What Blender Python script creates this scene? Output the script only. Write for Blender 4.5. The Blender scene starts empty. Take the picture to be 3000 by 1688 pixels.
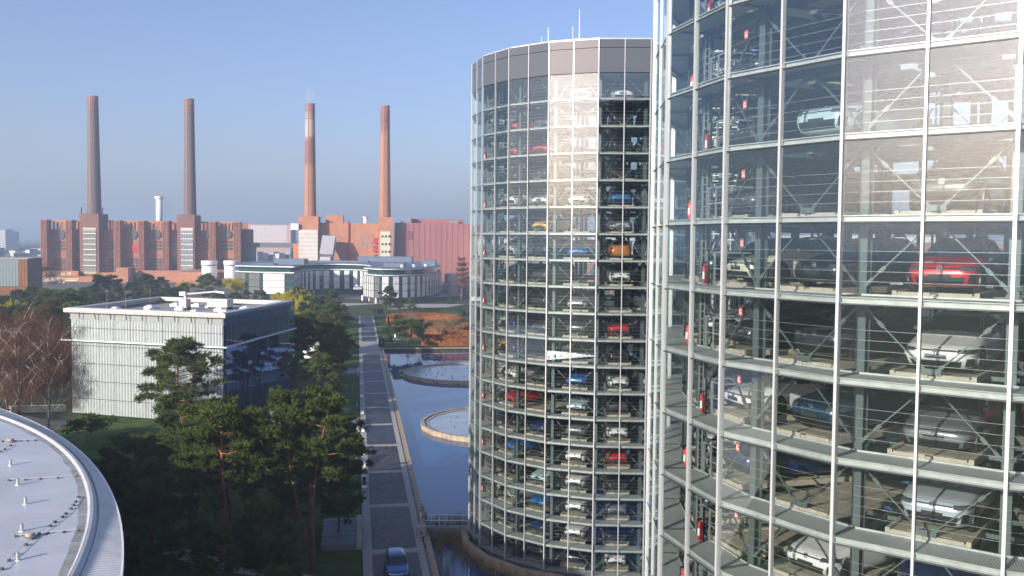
import bpy, bmesh, math, random
import numpy as np
from mathutils import Vector, Matrix
from mathutils.geometry import tessellate_polygon
rnd = random.Random(7)
PI = math.pi
R_ = math.radians
sc = bpy.context.scene
COL = sc.collection

# ------------------------------------------------------------------ camera
F, PITCH, ROLL, HC = 2745.27, 0.04928, 0.00902, 27.0      # focal length in photo pixels, tilt, roll, eye height
cd = bpy.data.cameras.new('camera'); cam = bpy.data.objects.new('camera', cd); COL.objects.link(cam)
cd.sensor_width = 36.0; cd.lens = F / 3000 * 36.0; cd.clip_start = 0.5; cd.clip_end = 9000
cam.matrix_world = Matrix.Translation((0, 0, HC)) @ Matrix.Rotation(PI / 2 - PITCH, 4, 'X') @ Matrix.Rotation(ROLL, 4, 'Z')
sc.camera = cam

# ------------------------------------------------------------------ sky, sun, exposure
SUN_AZ, SUN_EL = R_(-131), R_(17.5)
sdir = Vector((math.cos(SUN_AZ) * math.cos(SUN_EL), math.sin(SUN_AZ) * math.cos(SUN_EL), math.sin(SUN_EL)))
w = bpy.data.worlds.new('World'); sc.world = w; w.use_nodes = True
nt = w.node_tree; bgn = nt.nodes['Background']
sky = nt.nodes.new('ShaderNodeTexSky'); sky.sky_type = 'NISHITA'; sky.sun_disc = False
sky.sun_elevation = SUN_EL; sky.sun_rotation = math.atan2(sdir.x, sdir.y)
sky.air_density = 0.95; sky.dust_density = 2.0; sky.ozone_density = 4.0; sky.altitude = 60
wbal = nt.nodes.new('ShaderNodeMix'); wbal.data_type = 'RGBA'; wbal.blend_type = 'MULTIPLY'; wbal.inputs['Factor'].default_value = 1.0
wbal.inputs['B'].default_value = (1.21, 0.985, 1.03, 1)                     # white balance of the picture
nt.links.new(sky.outputs[0], wbal.inputs['A']); nt.links.new(wbal.outputs['Result'], bgn.inputs[0]); bgn.inputs[1].default_value = 0.12
sl = bpy.data.lights.new('sun', 'SUN'); sun = bpy.data.objects.new('sun', sl); COL.objects.link(sun)
sl.energy = 5.0; sl.angle = R_(0.53); sl.color = (1.0, 0.92, 0.81)
sun.rotation_euler = sdir.to_track_quat('Z', 'Y').to_euler()
sc.view_settings.view_transform = 'Standard'; sc.view_settings.look = 'None'
sc.view_settings.exposure = 0.72; sc.view_settings.gamma = 1.0
cy = sc.cycles
cy.use_denoising = True; cy.max_bounces = 7; cy.diffuse_bounces = 3; cy.glossy_bounces = 4; cy.transmission_bounces = 4
cy.transparent_max_bounces = 40; cy.volume_bounces = 0; cy.caustics_reflective = False; cy.caustics_refractive = False
cy.sample_clamp_indirect = 4.0

# ------------------------------------------------------------------ measuring helpers (photo pixel + distance -> place)
_c, _s, _cr, _sr = math.cos(PITCH), math.sin(PITCH), math.cos(ROLL), math.sin(ROLL)
def ray(px, py):
    X, Y = px - 1500, py - 844
    x, y = X * _cr + Y * _sr, -X * _sr + Y * _cr
    return Vector((x / F, _c - y / F * _s, -_s - y / F * _c))
def at(px, py, Y):
    d = ray(px, py); d = d * (Y / d.y); return Vector((d.x, d.y, d.z + HC))
def gp(px, py, z=0.0):
    d = ray(px, py); d = d * ((z - HC) / d.z); return Vector((d.x, d.y, z))
def xat(px, Y, py=760): return at(px, py, Y).x
def zat(py, Y, px=800): return at(px, py, Y).z

# ------------------------------------------------------------------ materials
MATS = {}
def mat(name, col, rough=0.6, metal=0.0, var=0.0, scale=1.0, col2=None, bump=0.0, bscale=None, spec=0.5, coat=0.0,
        objcol=False, coords='Object', stretch=None):
    if name in MATS: return MATS[name]
    m = bpy.data.materials.new(name); m.use_nodes = True; MATS[name] = m
    n = m.node_tree.nodes; L = m.node_tree.links; b = n['Principled BSDF']
    b.inputs['Roughness'].default_value = rough; b.inputs['Metallic'].default_value = metal
    b.inputs['Specular IOR Level'].default_value = spec; b.inputs['Coat Weight'].default_value = coat
    b.inputs['Coat Roughness'].default_value = 0.04
    c = tuple(col) + (1,)
    b.inputs['Base Color'].default_value = c
    vec = None
    if var or bump or col2:
        tc = n.new('ShaderNodeTexCoord'); vec = tc.outputs[coords]
        if stretch:
            mp = n.new('ShaderNodeMapping'); mp.inputs['Scale'].default_value = stretch; L.new(vec, mp.inputs[0]); vec = mp.outputs[0]
    if var or col2:
        nz = n.new('ShaderNodeTexNoise'); nz.inputs['Scale'].default_value = scale; nz.inputs['Detail'].default_value = 6
        nz.inputs['Roughness'].default_value = 0.62
        L.new(vec, nz.inputs['Vector'])
        rp = n.new('ShaderNodeValToRGB'); L.new(nz.outputs['Fac'], rp.inputs[0])
        a = col2 or [max(0, x * (1 - var)) for x in col]
        d = col if col2 else [min(1, x * (1 + var)) for x in col]
        rp.color_ramp.elements[0].position = 0.34; rp.color_ramp.elements[1].position = 0.68
        rp.color_ramp.elements[0].color = tuple(a) + (1,); rp.color_ramp.elements[1].color = tuple(d) + (1,)
        L.new(rp.outputs[0], b.inputs['Base Color'])
    if objcol:
        oi = n.new('ShaderNodeObjectInfo'); L.new(oi.outputs['Color'], b.inputs['Base Color'])
    if bump:
        n2 = n.new('ShaderNodeTexNoise'); n2.inputs['Scale'].default_value = bscale or scale; n2.inputs['Detail'].default_value = 4
        L.new(vec, n2.inputs['Vector'])
        bp = n.new('ShaderNodeBump'); bp.inputs['Strength'].default_value = bump; bp.inputs['Distance'].default_value = 0.05
        L.new(n2.outputs['Fac'], bp.inputs['Height']); L.new(bp.outputs[0], b.inputs['Normal'])
    return m
def glass(name, tint=(0.86, 0.92, 0.90), f0=0.055, rough=0.0, wav=0.0, wscale=0.4):
    """clear pane: lets light straight through, mirrors more and more towards grazing"""
    m = bpy.data.materials.new(name); m.use_nodes = True; MATS[name] = m
    n = m.node_tree.nodes; L = m.node_tree.links; n.clear()
    o = n.new('ShaderNodeOutputMaterial'); mx = n.new('ShaderNodeMixShader'); t = n.new('ShaderNodeBsdfTransparent'); g = n.new('ShaderNodeBsdfGlossy')
    t.inputs[0].default_value = tuple(tint) + (1,); g.inputs['Roughness'].default_value = rough
    g.inputs[0].default_value = (0.84, 0.97, 1.0, 1)
    ge = n.new('ShaderNodeNewGeometry'); dp = n.new('ShaderNodeVectorMath'); dp.operation = 'DOT_PRODUCT'
    L.new(ge.outputs['Incoming'], dp.inputs[0]); L.new(ge.outputs['Normal'], dp.inputs[1])
    def M(op, a, b_=None):
        q = n.new('ShaderNodeMath'); q.operation = op
        for i, v in enumerate((a, b_)):
            if v is None: continue
            if isinstance(v, (int, float)): q.inputs[i].default_value = v
            else: L.new(v, q.inputs[i])
        return q.outputs[0]
    fac = M('ADD', M('MULTIPLY', M('POWER', M('SUBTRACT', 1.0, M('ABSOLUTE', dp.outputs['Value'])), 5.0), 1 - f0), f0)
    L.new(fac, mx.inputs[0]); L.new(t.outputs[0], mx.inputs[1]); L.new(g.outputs[0], mx.inputs[2]); L.new(mx.outputs[0], o.inputs[0])
    if wav:
        tc = n.new('ShaderNodeTexCoord'); nz = n.new('ShaderNodeTexNoise'); nz.inputs['Scale'].default_value = wscale
        oi = n.new('ShaderNodeObjectInfo'); ad = n.new('ShaderNodeVectorMath'); ad.operation = 'ADD'
        L.new(tc.outputs['Object'], ad.inputs[0]); L.new(oi.outputs['Location'], ad.inputs[1])
        L.new(ad.outputs[0], nz.inputs['Vector'])
        bp = n.new('ShaderNodeBump'); bp.inputs['Strength'].default_value = wav; bp.inputs['Distance'].default_value = 0.05
        L.new(nz.outputs['Fac'], bp.inputs['Height']); L.new(bp.outputs[0], g.inputs['Normal'])
    return m
def leafmat(name, c1, c2, scale=0.35, trans=0.35):
    m = bpy.data.materials.new(name); m.use_nodes = True; MATS[name] = m
    n = m.node_tree.nodes; L = m.node_tree.links; n.clear()
    o = n.new('ShaderNodeOutputMaterial'); mx = n.new('ShaderNodeMixShader'); d = n.new('ShaderNodeBsdfDiffuse'); t = n.new('ShaderNodeBsdfTranslucent')
    tc = n.new('ShaderNodeTexCoord'); nz = n.new('ShaderNodeTexNoise'); nz.inputs['Scale'].default_value = scale; nz.inputs['Detail'].default_value = 5
    oi = n.new('ShaderNodeObjectInfo'); ad = n.new('ShaderNodeVectorMath'); ad.operation = 'ADD'
    L.new(tc.outputs['Object'], ad.inputs[0]); L.new(oi.outputs['Location'], ad.inputs[1])
    rp = n.new('ShaderNodeValToRGB'); L.new(ad.outputs[0], nz.inputs['Vector']); L.new(nz.outputs['Fac'], rp.inputs[0])
    rp.color_ramp.elements[0].position = 0.3; rp.color_ramp.elements[1].position = 0.72
    rp.color_ramp.elements[0].color = tuple(c1) + (1,); rp.color_ramp.elements[1].color = tuple(c2) + (1,)
    L.new(rp.outputs[0], d.inputs[0]); L.new(rp.outputs[0], t.inputs[0]); mx.inputs[0].default_value = trans
    L.new(d.outputs[0], mx.inputs[1]); L.new(t.outputs[0], mx.inputs[2]); L.new(mx.outputs[0], o.inputs[0])
    return m

# ------------------------------------------------------------------ mesh helpers
class MB:
    def __init__(s): s.v = []; s.f = []; s.m = []
    def add(s, vs, fs, mi=0):
        o = len(s.v); s.v.extend(vs); s.f.extend([tuple(i + o for i in f) for f in fs]); s.m.extend([mi] * len(fs)); return s
    def box(s, x0, x1, y0, y1, z0, z1, mi=0, rz=0, org=(0, 0)):
        vs = [(x, y, z) for z in (z0, z1) for x, y in ((x0, y0), (x1, y0), (x1, y1), (x0, y1))]
        if rz:
            c, q = math.cos(rz), math.sin(rz)
            vs = [(org[0] + (x - org[0]) * c - (y - org[1]) * q, org[1] + (x - org[0]) * q + (y - org[1]) * c, z) for x, y, z in vs]
        return s.add(vs, [(0, 3, 2, 1), (4, 5, 6, 7), (0, 1, 5, 4), (1, 2, 6, 5), (2, 3, 7, 6), (3, 0, 4, 7)], mi)
    def prism(s, poly, z0, z1, mi=0, caps=True):
        n = len(poly); vs = [(p[0], p[1], z0) for p in poly] + [(p[0], p[1], z1) for p in poly]
        fs = [(i, (i + 1) % n, n + (i + 1) % n, n + i) for i in range(n)]
        if caps and n > 18:
            for t in tessellate_polygon([[Vector((p[0], p[1], 0)) for p in poly]]): fs += [tuple(t), tuple(n + i for i in t)]
        elif caps: fs += [tuple(range(n))[::-1], tuple(range(n, 2 * n))]
        return s.add(vs, fs, mi)
    def ring(s, ro, ri, z0, z1, n=36, a0=0.0, a1=2 * PI, mi=0, c=(0, 0)):
        closed = abs(a1 - a0 - 2 * PI) < 1e-6; k = n if closed else n + 1; vs = []
        for i in range(k):
            a = a0 + (a1 - a0) * i / n
            for r, z in ((ro, z0), (ro, z1), (ri, z1), (ri, z0)): vs.append((c[0] + r * math.cos(a), c[1] + r * math.sin(a), z))
        fs = []
        for i in range(n):
            j = (i + 1) % k
            for q in range(4): fs.append((i * 4 + q, j * 4 + q, j * 4 + (q + 1) % 4, i * 4 + (q + 1) % 4))
        if not closed: fs += [(0, 1, 2, 3), (n * 4 + 3, n * 4 + 2, n * 4 + 1, n * 4)]
        return s.add(vs, fs, mi)
    def tube(s, pts, r, n=6, mi=0, cap=True):
        pts = [Vector(p) for p in pts]; rs = r if isinstance(r, (list, tuple)) else [r] * len(pts); vs = []
        for i, p in enumerate(pts):
            d = (pts[min(i + 1, len(pts) - 1)] - pts[max(i - 1, 0)]).normalized()
            u = d.cross(Vector((0, 0, 1)) if abs(d.z) < 0.95 else Vector((1, 0, 0))).normalized(); q = d.cross(u)
            for k in range(n):
                a = 2 * PI * k / n; e = p + (u * math.cos(a) + q * math.sin(a)) * rs[i]; vs.append(tuple(e))
        fs = [(i * n + k, i * n + (k + 1) % n, (i + 1) * n + (k + 1) % n, (i + 1) * n + k) for i in range(len(pts) - 1) for k in range(n)]
        if cap: fs += [tuple(range(n))[::-1], tuple((len(pts) - 1) * n + k for k in range(n))]
        return s.add(vs, fs, mi)
    def lathe(s, prof, n=24, c=(0, 0), mi=0):
        vs = [(c[0] + r * math.cos(2 * PI * k / n), c[1] + r * math.sin(2 * PI * k / n), z) for r, z in prof for k in range(n)]
        fs = [(i * n + k, i * n + (k + 1) % n, (i + 1) * n + (k + 1) % n, (i + 1) * n + k) for i in range(len(prof) - 1) for k in range(n)]
        fs += [tuple(range(n))[::-1], tuple((len(prof) - 1) * n + k for k in range(n))]
        return s.add(vs, fs, mi)
    def bar(s, p, q, wd, th, up=(0, 0, 1), mi=0):
        p, q = Vector(p), Vector(q); d = (q - p).normalized(); u = d.cross(Vector(up)).normalized() * wd / 2; v = u.cross(d).normalized() * th / 2
        vs = [tuple(e + a * u + b * v) for e in (p, q) for a, b in ((-1, -1), (1, -1), (1, 1), (-1, 1))]
        return s.add(vs, [(0, 1, 2, 3), (7, 6, 5, 4), (0, 4, 5, 1), (1, 5, 6, 2), (2, 6, 7, 3), (3, 7, 4, 0)], mi)
    def merge(s, o, M):
        return s.add([tuple(M @ Vector(v)) for v in o.v], o.f)
    def mesh(s, name, mats, smooth=False):
        me = bpy.data.meshes.new(name); me.from_pydata(s.v, [], s.f)
        for m in (mats if isinstance(mats, (list, tuple)) else [mats]): me.materials.append(m)
        if any(s.m): me.polygons.foreach_set('material_index', s.m)
        if smooth: me.polygons.foreach_set('use_smooth', [True] * len(me.polygons))
        me.validate(); return me
    def build(s, name, mats, parent=None, smooth=False, loc=None, rz=0.0):
        return obj(name, s.mesh(name, mats, smooth), parent, loc, rz)
def obj(name, me, parent=None, loc=None, rz=0.0, scale=None, color=None):
    o = bpy.data.objects.new(name, me); COL.objects.link(o)
    if parent is not None: o.parent = parent
    if loc is not None: o.location = loc
    if rz: o.rotation_euler = (0, 0, rz)
    if scale is not None: o.scale = scale if isinstance(scale, (tuple, list)) else (scale,) * 3
    if color is not None: o.color = tuple(color) + (1,)
    return o
def tag(o, label=None, cat=None, group=None, kind=None):
    if label: o['label'] = label
    if cat: o['category'] = cat
    if group: o['group'] = group
    if kind: o['kind'] = kind
    return o
def thing(name, label, cat, loc=(0, 0, 0), rz=0.0, group=None):
    return tag(obj(name, None, None, loc, rz), label, cat, group)
NUM = ['zero', 'one', 'two', 'three', 'four', 'five', 'six', 'seven', 'eight', 'nine', 'ten', 'eleven', 'twelve', 'thirteen', 'fourteen',
       'fifteen', 'sixteen', 'seventeen', 'eighteen', 'nineteen', 'twenty']
ORD = ['zeroth', 'first', 'second', 'third', 'fourth', 'fifth', 'sixth', 'seventh', 'eighth', 'ninth', 'tenth', 'eleventh', 'twelfth',
       'thirteenth', 'fourteenth', 'fifteenth', 'sixteenth', 'seventeenth', 'eighteenth', 'nineteenth', 'twentieth']

# palette
alu = mat('white_aluminium', (0.70, 0.71, 0.70), 0.35, 0.25)
steel = mat('green_grey_steel', (0.10, 0.13, 0.13), 0.45, 0.3)
edgem = mat('galvanised_edge', (0.42, 0.45, 0.435), 0.42, 0.2, var=0.15, scale=3)
cable = mat('wire', (0.40, 0.42, 0.42), 0.4, 0.5)
palletm = mat('cream_pallet', (0.38, 0.35, 0.275), 0.65, var=0.14, scale=1.5, bump=0.2, bscale=14)
darkm = mat('dark_steel', (0.045, 0.055, 0.06), 0.5, 0.3)
redm = mat('red_enamel', (0.62, 0.03, 0.02), 0.3, coat=0.5)
white = mat('white_paint', (0.78, 0.78, 0.76), 0.5, var=0.05, scale=2)
black = mat('black_plastic', (0.012, 0.012, 0.014), 0.4)
concrete = mat('pale_concrete', (0.40, 0.38, 0.34), 0.8, var=0.16, scale=1.2, bump=0.2, bscale=9)
stone = mat('sandstone_coping', (0.36, 0.29, 0.20), 0.8, var=0.3, scale=1.1, bump=0.35, bscale=8)
rubber = mat('tyre_rubber', (0.02, 0.02, 0.02), 0.75)
rimm = mat('alloy_rim', (0.55, 0.56, 0.58), 0.25, 0.9)
chrome = mat('chrome', (0.75, 0.76, 0.78), 0.12, 1.0)
paint = mat('car_paint', (0.5, 0.5, 0.5), 0.28, 0.15, coat=1.0, objcol=True)
carglass = mat('car_window', (0.012, 0.016, 0.018), 0.04, 0.0, spec=0.9)
lampm = mat('headlight_lens', (0.16, 0.18, 0.20), 0.06, 0.6, coat=1.0)
tower_glass = glass('tower_glass', (0.945, 0.965, 0.96), 0.088, 0.0, wav=0.018, wscale=0.55)

# ------------------------------------------------------------------ the setting: ground, basin, promenade
def grass_mat(name, c1, c2):
    m = mat(name, c1, 0.9, col2=c2, scale=0.35, bump=0.6, bscale=11, spec=0.15); return m
lawnm = grass_mat('lawn_grass', (0.066, 0.128, 0.022), (0.046, 0.062, 0.014))
groundm = mat('ground_soil_grass', (0.075, 0.085, 0.04), 0.95, col2=(0.045, 0.055, 0.022), scale=0.05, bump=0.4, bscale=2, spec=0.1)
def struct(o): o['kind'] = 'structure'; return o
SL = -0.1655                                          # promenade, basin and towers all run along this slope
def ex(y): return -6.15 + SL * (y - 75.7)             # water's edge along the promenade
Y0, Y1, WB = 2.0, 232.5, 62.0
A_, B_, C_, D_ = (ex(Y0), Y0), (ex(Y1), Y1), (ex(Y1) + WB, Y1 + 9.5), (ex(Y0) + WB, Y0 + 9.5)
g = MB()
BIG = 4200
o0, o1, o2, o3 = (-BIG, -3700), (-BIG, 5200), (BIG, 5200), (BIG, -3700)
for q in ((o0, A_, B_, o1), (o1, B_, C_, o2), (o2, C_, D_, o3), (o3, D_, A_, o0)):
    g.add([(p[0], p[1], 0.0) for p in q], [(0, 3, 2, 1) if False else (0, 1, 2, 3)])
for p, q in ((A_, B_), (B_, C_), (C_, D_), (D_, A_)):
    g.add([(p[0], p[1], 0), (q[0], q[1], 0), (q[0], q[1], -1.6), (p[0], p[1], -1.6)], [(0, 1, 2, 3)])
struct(g.build('ground', groundm))
# basin water
wm = bpy.data.materials.new('basin_water'); wm.use_nodes = True
b = wm.node_tree.nodes['Principled BSDF']; b.inputs['Base Color'].default_value = (0.010, 0.060, 0.17, 1)
b.inputs['Roughness'].default_value = 0.02; b.inputs['IOR'].default_value = 1.333; b.inputs['Specular IOR Level'].default_value = 0.7
n = wm.node_tree.nodes; L = wm.node_tree.links
tc = n.new('ShaderNodeTexCoord'); nz = n.new('ShaderNodeTexNoise'); nz.inputs['Scale'].default_value = 1.6; nz.inputs['Detail'].default_value = 3
bp = n.new('ShaderNodeBump'); bp.inputs['Strength'].default_value = 0.05; bp.inputs['Distance'].default_value = 0.03
L.new(tc.outputs['Object'], nz.inputs['Vector']); L.new(nz.outputs['Fac'], bp.inputs['Height']); L.new(bp.outputs[0], b.inputs['Normal'])
wb = MB(); wb.add([(p[0], p[1], -0.55) for p in (A_, D_, C_, B_)], [(0, 1, 2, 3)]); struct(wb.build('basin_water', wm))

# promenade, laid out along its own axis: s metres along, t metres across
PO, PD, PN = Vector((-9.0, 74.0)), Vector((SL, 1)).normalized(), Vector((1, -SL)).normalized()
def pm(s, t, z=0.0):
    p = PO + PD * s + PN * t; return Vector((p.x, p.y, z))
PRZ = math.atan2(-PD.x, PD.y)                          # rotation that turns local +y into the promenade direction
def strip(mb, s0, s1, t0, t1, z0, z1, mi=0):
    mb.prism([pm(s0, t0)[:2], pm(s0, t1)[:2], pm(s1, t1)[:2], pm(s1, t0)[:2]], z0, z1, mi); return mb
slabm = mat('pale_paving_slab', (0.36, 0.345, 0.31), 0.75, var=0.14, scale=0.8, bump=0.15, bscale=8)
slabfar = mat('pale_paving', (0.355, 0.34, 0.305), 0.75, var=0.14, scale=0.8)
jointm = mat('paving_bed', (0.16, 0.15, 0.135), 0.9, var=0.2, scale=2)
settm = bpy.data.materials.new('granite_setts'); settm.use_nodes = True
n = settm.node_tree.nodes; L = settm.node_tree.links; b = n['Principled BSDF']; b.inputs['Roughness'].default_value = 0.55
tc = n.new('ShaderNodeTexCoord'); mp = n.new('ShaderNodeMapping'); mp.inputs['Rotation'].default_value = (0, 0, -PRZ)
vo = n.new('ShaderNodeTexVoronoi'); vo.inputs['Scale'].default_value = 4.5; vo.inputs['Randomness'].default_value = 0.55
vd = n.new('ShaderNodeTexVoronoi'); vd.inputs['Scale'].default_value = 4.5; vd.inputs['Randomness'].default_value = 0.55; vd.feature = 'DISTANCE_TO_EDGE'
nz = n.new('ShaderNodeTexNoise'); nz.inputs['Scale'].default_value = 0.35; nz.inputs['Detail'].default_value = 5
L.new(tc.outputs['Object'], mp.inputs[0])
for t_ in (vo, vd, nz): L.new(mp.outputs[0], t_.inputs['Vector'])
rp = n.new('ShaderNodeValToRGB'); rp.color_ramp.elements[0].color = (0.020, 0.020, 0.023, 1); rp.color_ramp.elements[1].color = (0.115, 0.112, 0.112, 1)
sx = n.new('ShaderNodeSeparateColor'); L.new(vo.outputs['Color'], sx.inputs[0]); L.new(sx.outputs[0], rp.inputs[0])
r2 = n.new('ShaderNodeValToRGB'); r2.color_ramp.elements[0].position = 0.3; r2.color_ramp.elements[1].position = 0.7
r2.color_ramp.elements[0].color = (0.45, 0.45, 0.48, 1); r2.color_ramp.elements[1].color = (1.25, 1.2, 1.15, 1); L.new(nz.outputs['Fac'], r2.inputs[0])
mu = n.new('ShaderNodeMix'); mu.data_type = 'RGBA'; mu.blend_type = 'MULTIPLY'; mu.inputs['Factor'].default_value = 1
L.new(rp.outputs[0], mu.inputs['A']); L.new(r2.outputs[0], mu.inputs['B'])
r3 = n.new('ShaderNodeValToRGB'); r3.color_ramp.elements[0].position = 0.0; r3.color_ramp.elements[1].position = 0.09
r3.color_ramp.elements[0].color = (0.25, 0.24, 0.22, 1); r3.color_ramp.elements[1].color = (1, 1, 1, 1); L.new(vd.outputs['Distance'], r3.inputs[0])
m2 = n.new('ShaderNodeMix'); m2.data_type = 'RGBA'; m2.blend_type = 'MULTIPLY'; m2.inputs['Factor'].default_value = 1
L.new(mu.outputs['Result'], m2.inputs['A']); L.new(r3.outputs[0], m2.inputs['B']); L.new(m2.outputs['Result'], b.inputs['Base Color'])
bp = n.new('ShaderNodeBump'); bp.inputs['Strength'].default_value = 0.6; bp.inputs['Distance'].default_value = 0.03
L.new(r3.outputs[0], bp.inputs['Height']); L.new(bp.outputs[0], b.inputs['Normal'])
smooth_dark = mat('dark_granite_paving', (0.032, 0.036, 0.046), 0.5, var=0.55, scale=0.5, bump=0.15, bscale=12)
S0, S1 = -60, 262
BANDS = [6.3 + 14.22 * i for i in range(-4, 18)]
prom = struct(strip(MB(), S0, S1, -2.72, 2.62, -0.3, 0.045).build('promenade', jointm))
bands = [b_ for b_ in BANDS if S0 < b_ < S1]
for i, s in enumerate(bands):                          # setts between pale cross bands
    e = bands[i + 1] if i + 1 < len(bands) else S1
    far_sunlit = s > 138 and s < 168  # stretch of paving in sun, its brightness painted as pale panels
    strip(MB(), s + 0.62, e - 0.62, -1.88, 1.98, 0.03, 0.062).build('sett_panel', settm if s < 40 else (slabfar if far_sunlit else smooth_dark), prom)
sl_me = MB().box(-0.40, 0.40, -0.44, 0.44, 0.0, 0.028).mesh('paving_slab', slabm)
sr_me = MB().box(-0.30, 0.30, -0.44, 0.44, 0.0, 0.028).mesh('paving_slab', slabm)
sb_me = MB().box(-0.415, 0.415, -0.26, 0.26, 0.0, 0.026).mesh('paving_slab', slabm)
cnt = 0
for i in range(84):
    s = -6 + i * 0.9
    obj('paving_slab', sl_me, prom, pm(s, -2.30, 0.041 + rnd.uniform(0, 0.006)), PRZ)
    obj('paving_slab', sr_me, prom, pm(s, 2.31, 0.041 + rnd.uniform(0, 0.006)), PRZ)
fs = MB(); strip(fs, 69.4, S1, -2.70, -1.90, 0.04, 0.068); strip(fs, 69.4, S1, 2.0, 2.61, 0.04, 0.068)
strip(fs, S0, -6.6, -2.70, -1.90, 0.04, 0.068); strip(fs, S0, -6.6, 2.0, 2.61, 0.04, 0.068)
fs.build('border_paving', slabfar, prom)
for i, s in enumerate(bands):
    if s < 60:
        for k in range(5):
            for sg in (-1, 1): obj('paving_slab', sb_me, prom, pm(s + sg * 0.33, -1.56 + 0.87 * k - 0.02 + (0.0), 0.041 + rnd.uniform(0, .005)), PRZ)
    else:
        fb = MB(); strip(fb, s - 0.6, s - 0.06, -1.88, 1.98, 0.04, 0.066); strip(fb, s + 0.06, s + 0.6, -1.88, 1.98, 0.04, 0.066); fb.build('cross_band', slabfar, prom)
    strip(MB(), s - 0.05, s + 0.05, -2.7, 2.6, 0.05, 0.074).build('drain_channel', mat('steel_drain', (0.22, 0.26, 0.33), 0.35, 0.6), prom)
strip(MB(), S0, 163, 2.62, 2.80, -0.3, 0.02).build('drain_slot', black, prom)
# coping stones of the basin, every stone its own piece for the near run
cop = struct(strip(MB(), S0, 162, 2.82, 3.3, -1.4, -0.02).build('basin_wall', mat('basin_wall', (0.12, 0.10, 0.07), 0.9, var=0.3, scale=1)))
c_me = MB().box(-0.27, 0.27, -1.18, 1.18, 0.0, 0.16).mesh('coping_stone', stone)
for i in range(92):
    obj('coping_stone', c_me, cop, pm(S0 + 1.2 + 2.4 * i, 3.06, -0.03 + rnd.uniform(0, .012)), PRZ)
fe = MB(); dv = (Vector(C_) - Vector(B_)).normalized(); nv = Vector((-dv.y, dv.x))
farwall = struct(MB().prism([(Vector(B_) - dv * 0.3)[:], (Vector(C_))[:], (Vector(C_) + nv * 0.5)[:], (Vector(B_) + nv * 0.5 - dv * .3)[:]], -1.4, -0.01).build('basin_end_wall', MATS['basin_wall']))
cf_me = MB().box(-1.18, 1.18, -0.3, 0.3, 0.0, 0.2).mesh('coping_stone', stone)
for i in range(24):
    p = Vector(B_) + dv * (0.9 + 2.4 * i) + nv * 0.25
    obj('coping_stone', cf_me, farwall, (p.x, p.y, 0.0 + rnd.uniform(0, .015)), math.atan2(dv.y, dv.x))

# lawns
def sheet(name, pts, z, m): return struct(MB().add([(p[0], p[1], z) for p in pts], [tuple(range(len(pts)))]).build(name, m))
sheet('lawn', [pm(-60, -45)[:2], pm(-60, -2.9)[:2], pm(250, -2.9)[:2], pm(250, -45)[:2]][::-1][::-1], 0.008, lawnm)
sheet('garden_lawn', [pm(163.5, 2.9)[:2], (20, 246), (8, 330), pm(238, 2.9)[:2]], 0.012, lawnm)
pathm = mat('pale_gravel_path', (0.40, 0.37, 0.32), 0.85, var=0.12, scale=0.7)
# paths in the garden
for a, c_, wd in (((1140, 906), (1215, 900), 1.6), ((1102, 957), (1166, 953), 1.3), ((1108, 997), (1168, 994), 1.3)):
    p, q = gp(*a), gp(*c_); mbp = MB(); u = (q - p).normalized(); v = Vector((-u.y, u.x, 0)) * wd
    mbp.add([tuple(x + Vector((0, 0, 0.018))) for x in (p - v, q - v, q + v, p + v)], [(0, 1, 2, 3)]); struct(mbp.build('garden_path', pathm))
# path under the pines and forecourt
pp = [gp(330, 1560), gp(420, 1590), gp(560, 1632), gp(700, 1665), gp(820, 1685), pm(-3, -2.75)]
mp_ = MB(); vs = []
for i, p in enumerate(pp):
    d = (pp[min(i + 1, len(pp) - 1)] - pp[max(i - 1, 0)]).normalized(); v = Vector((-d.y, d.x, 0)) * 1.05
    vs += [tuple(p - v + Vector((0, 0, .03))), tuple(p + v + Vector((0, 0, .03)))]
mp_.add(vs, [(2 * i, 2 * i + 2, 2 * i + 3, 2 * i + 1) for i in range(len(pp) - 1)]); struct(mp_.build('woodland_path', slabfar))
sheet('forecourt', [gp(1020, 896)[:2], gp(1115, 890)[:2], (-30, 372), (-20, 402), (-140, 402), (-95, 345)], 0.016, slabfar)
# grassy mound in front of the glass pavilion
def mound(name, c, rx, ry, h, rz, m, n=40):
    mb = MB(); vs = []; N = n
    for i in range(N + 1):
        for j in range(N + 1):
            u, v = -1 + 2 * i / N, -1 + 2 * j / N; r = math.hypot(u, v); z = h * max(0, math.cos(min(1, r) * PI / 2)) ** 1.4
            z += 0.12 * math.sin(u * 7 + v * 3) * (1 if z > .3 else 0)
            x, y = u * rx, v * ry
            vs.append((c[0] + x * math.cos(rz) - y * math.sin(rz), c[1] + x * math.sin(rz) + y * math.cos(rz), z - 0.05))
    mb.add(vs, [(i * (N + 1) + j, (i + 1) * (N + 1) + j, (i + 1) * (N + 1) + j + 1, i * (N + 1) + j + 1) for i in range(N) for j in range(N) if math.hypot(-1 + 2 * (i + .5) / N, -1 + 2 * (j + .5) / N) < 1.02])
    return struct(mb.build(name, m, smooth=True))
MOUND = ((-41.0, 114.5), 23.0, 17.0, 4.0, R_(-12))
mound('grass_mound', *MOUND, lawnm)
def mound_z(x, y):
    c, rx, ry, h, a = MOUND; X, Y = x - c[0], y - c[1]; u, v = (X * math.cos(a) + Y * math.sin(a)) / rx, (-X * math.sin(a) + Y * math.cos(a)) / ry
    r = math.hypot(u, v); return h * max(0, math.cos(min(1, r) * PI / 2)) ** 1.4 - 0.05
mound('garden_mound', (-62, 292), 18, 12, 2.8, 0.3, lawnm, 24)

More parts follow.
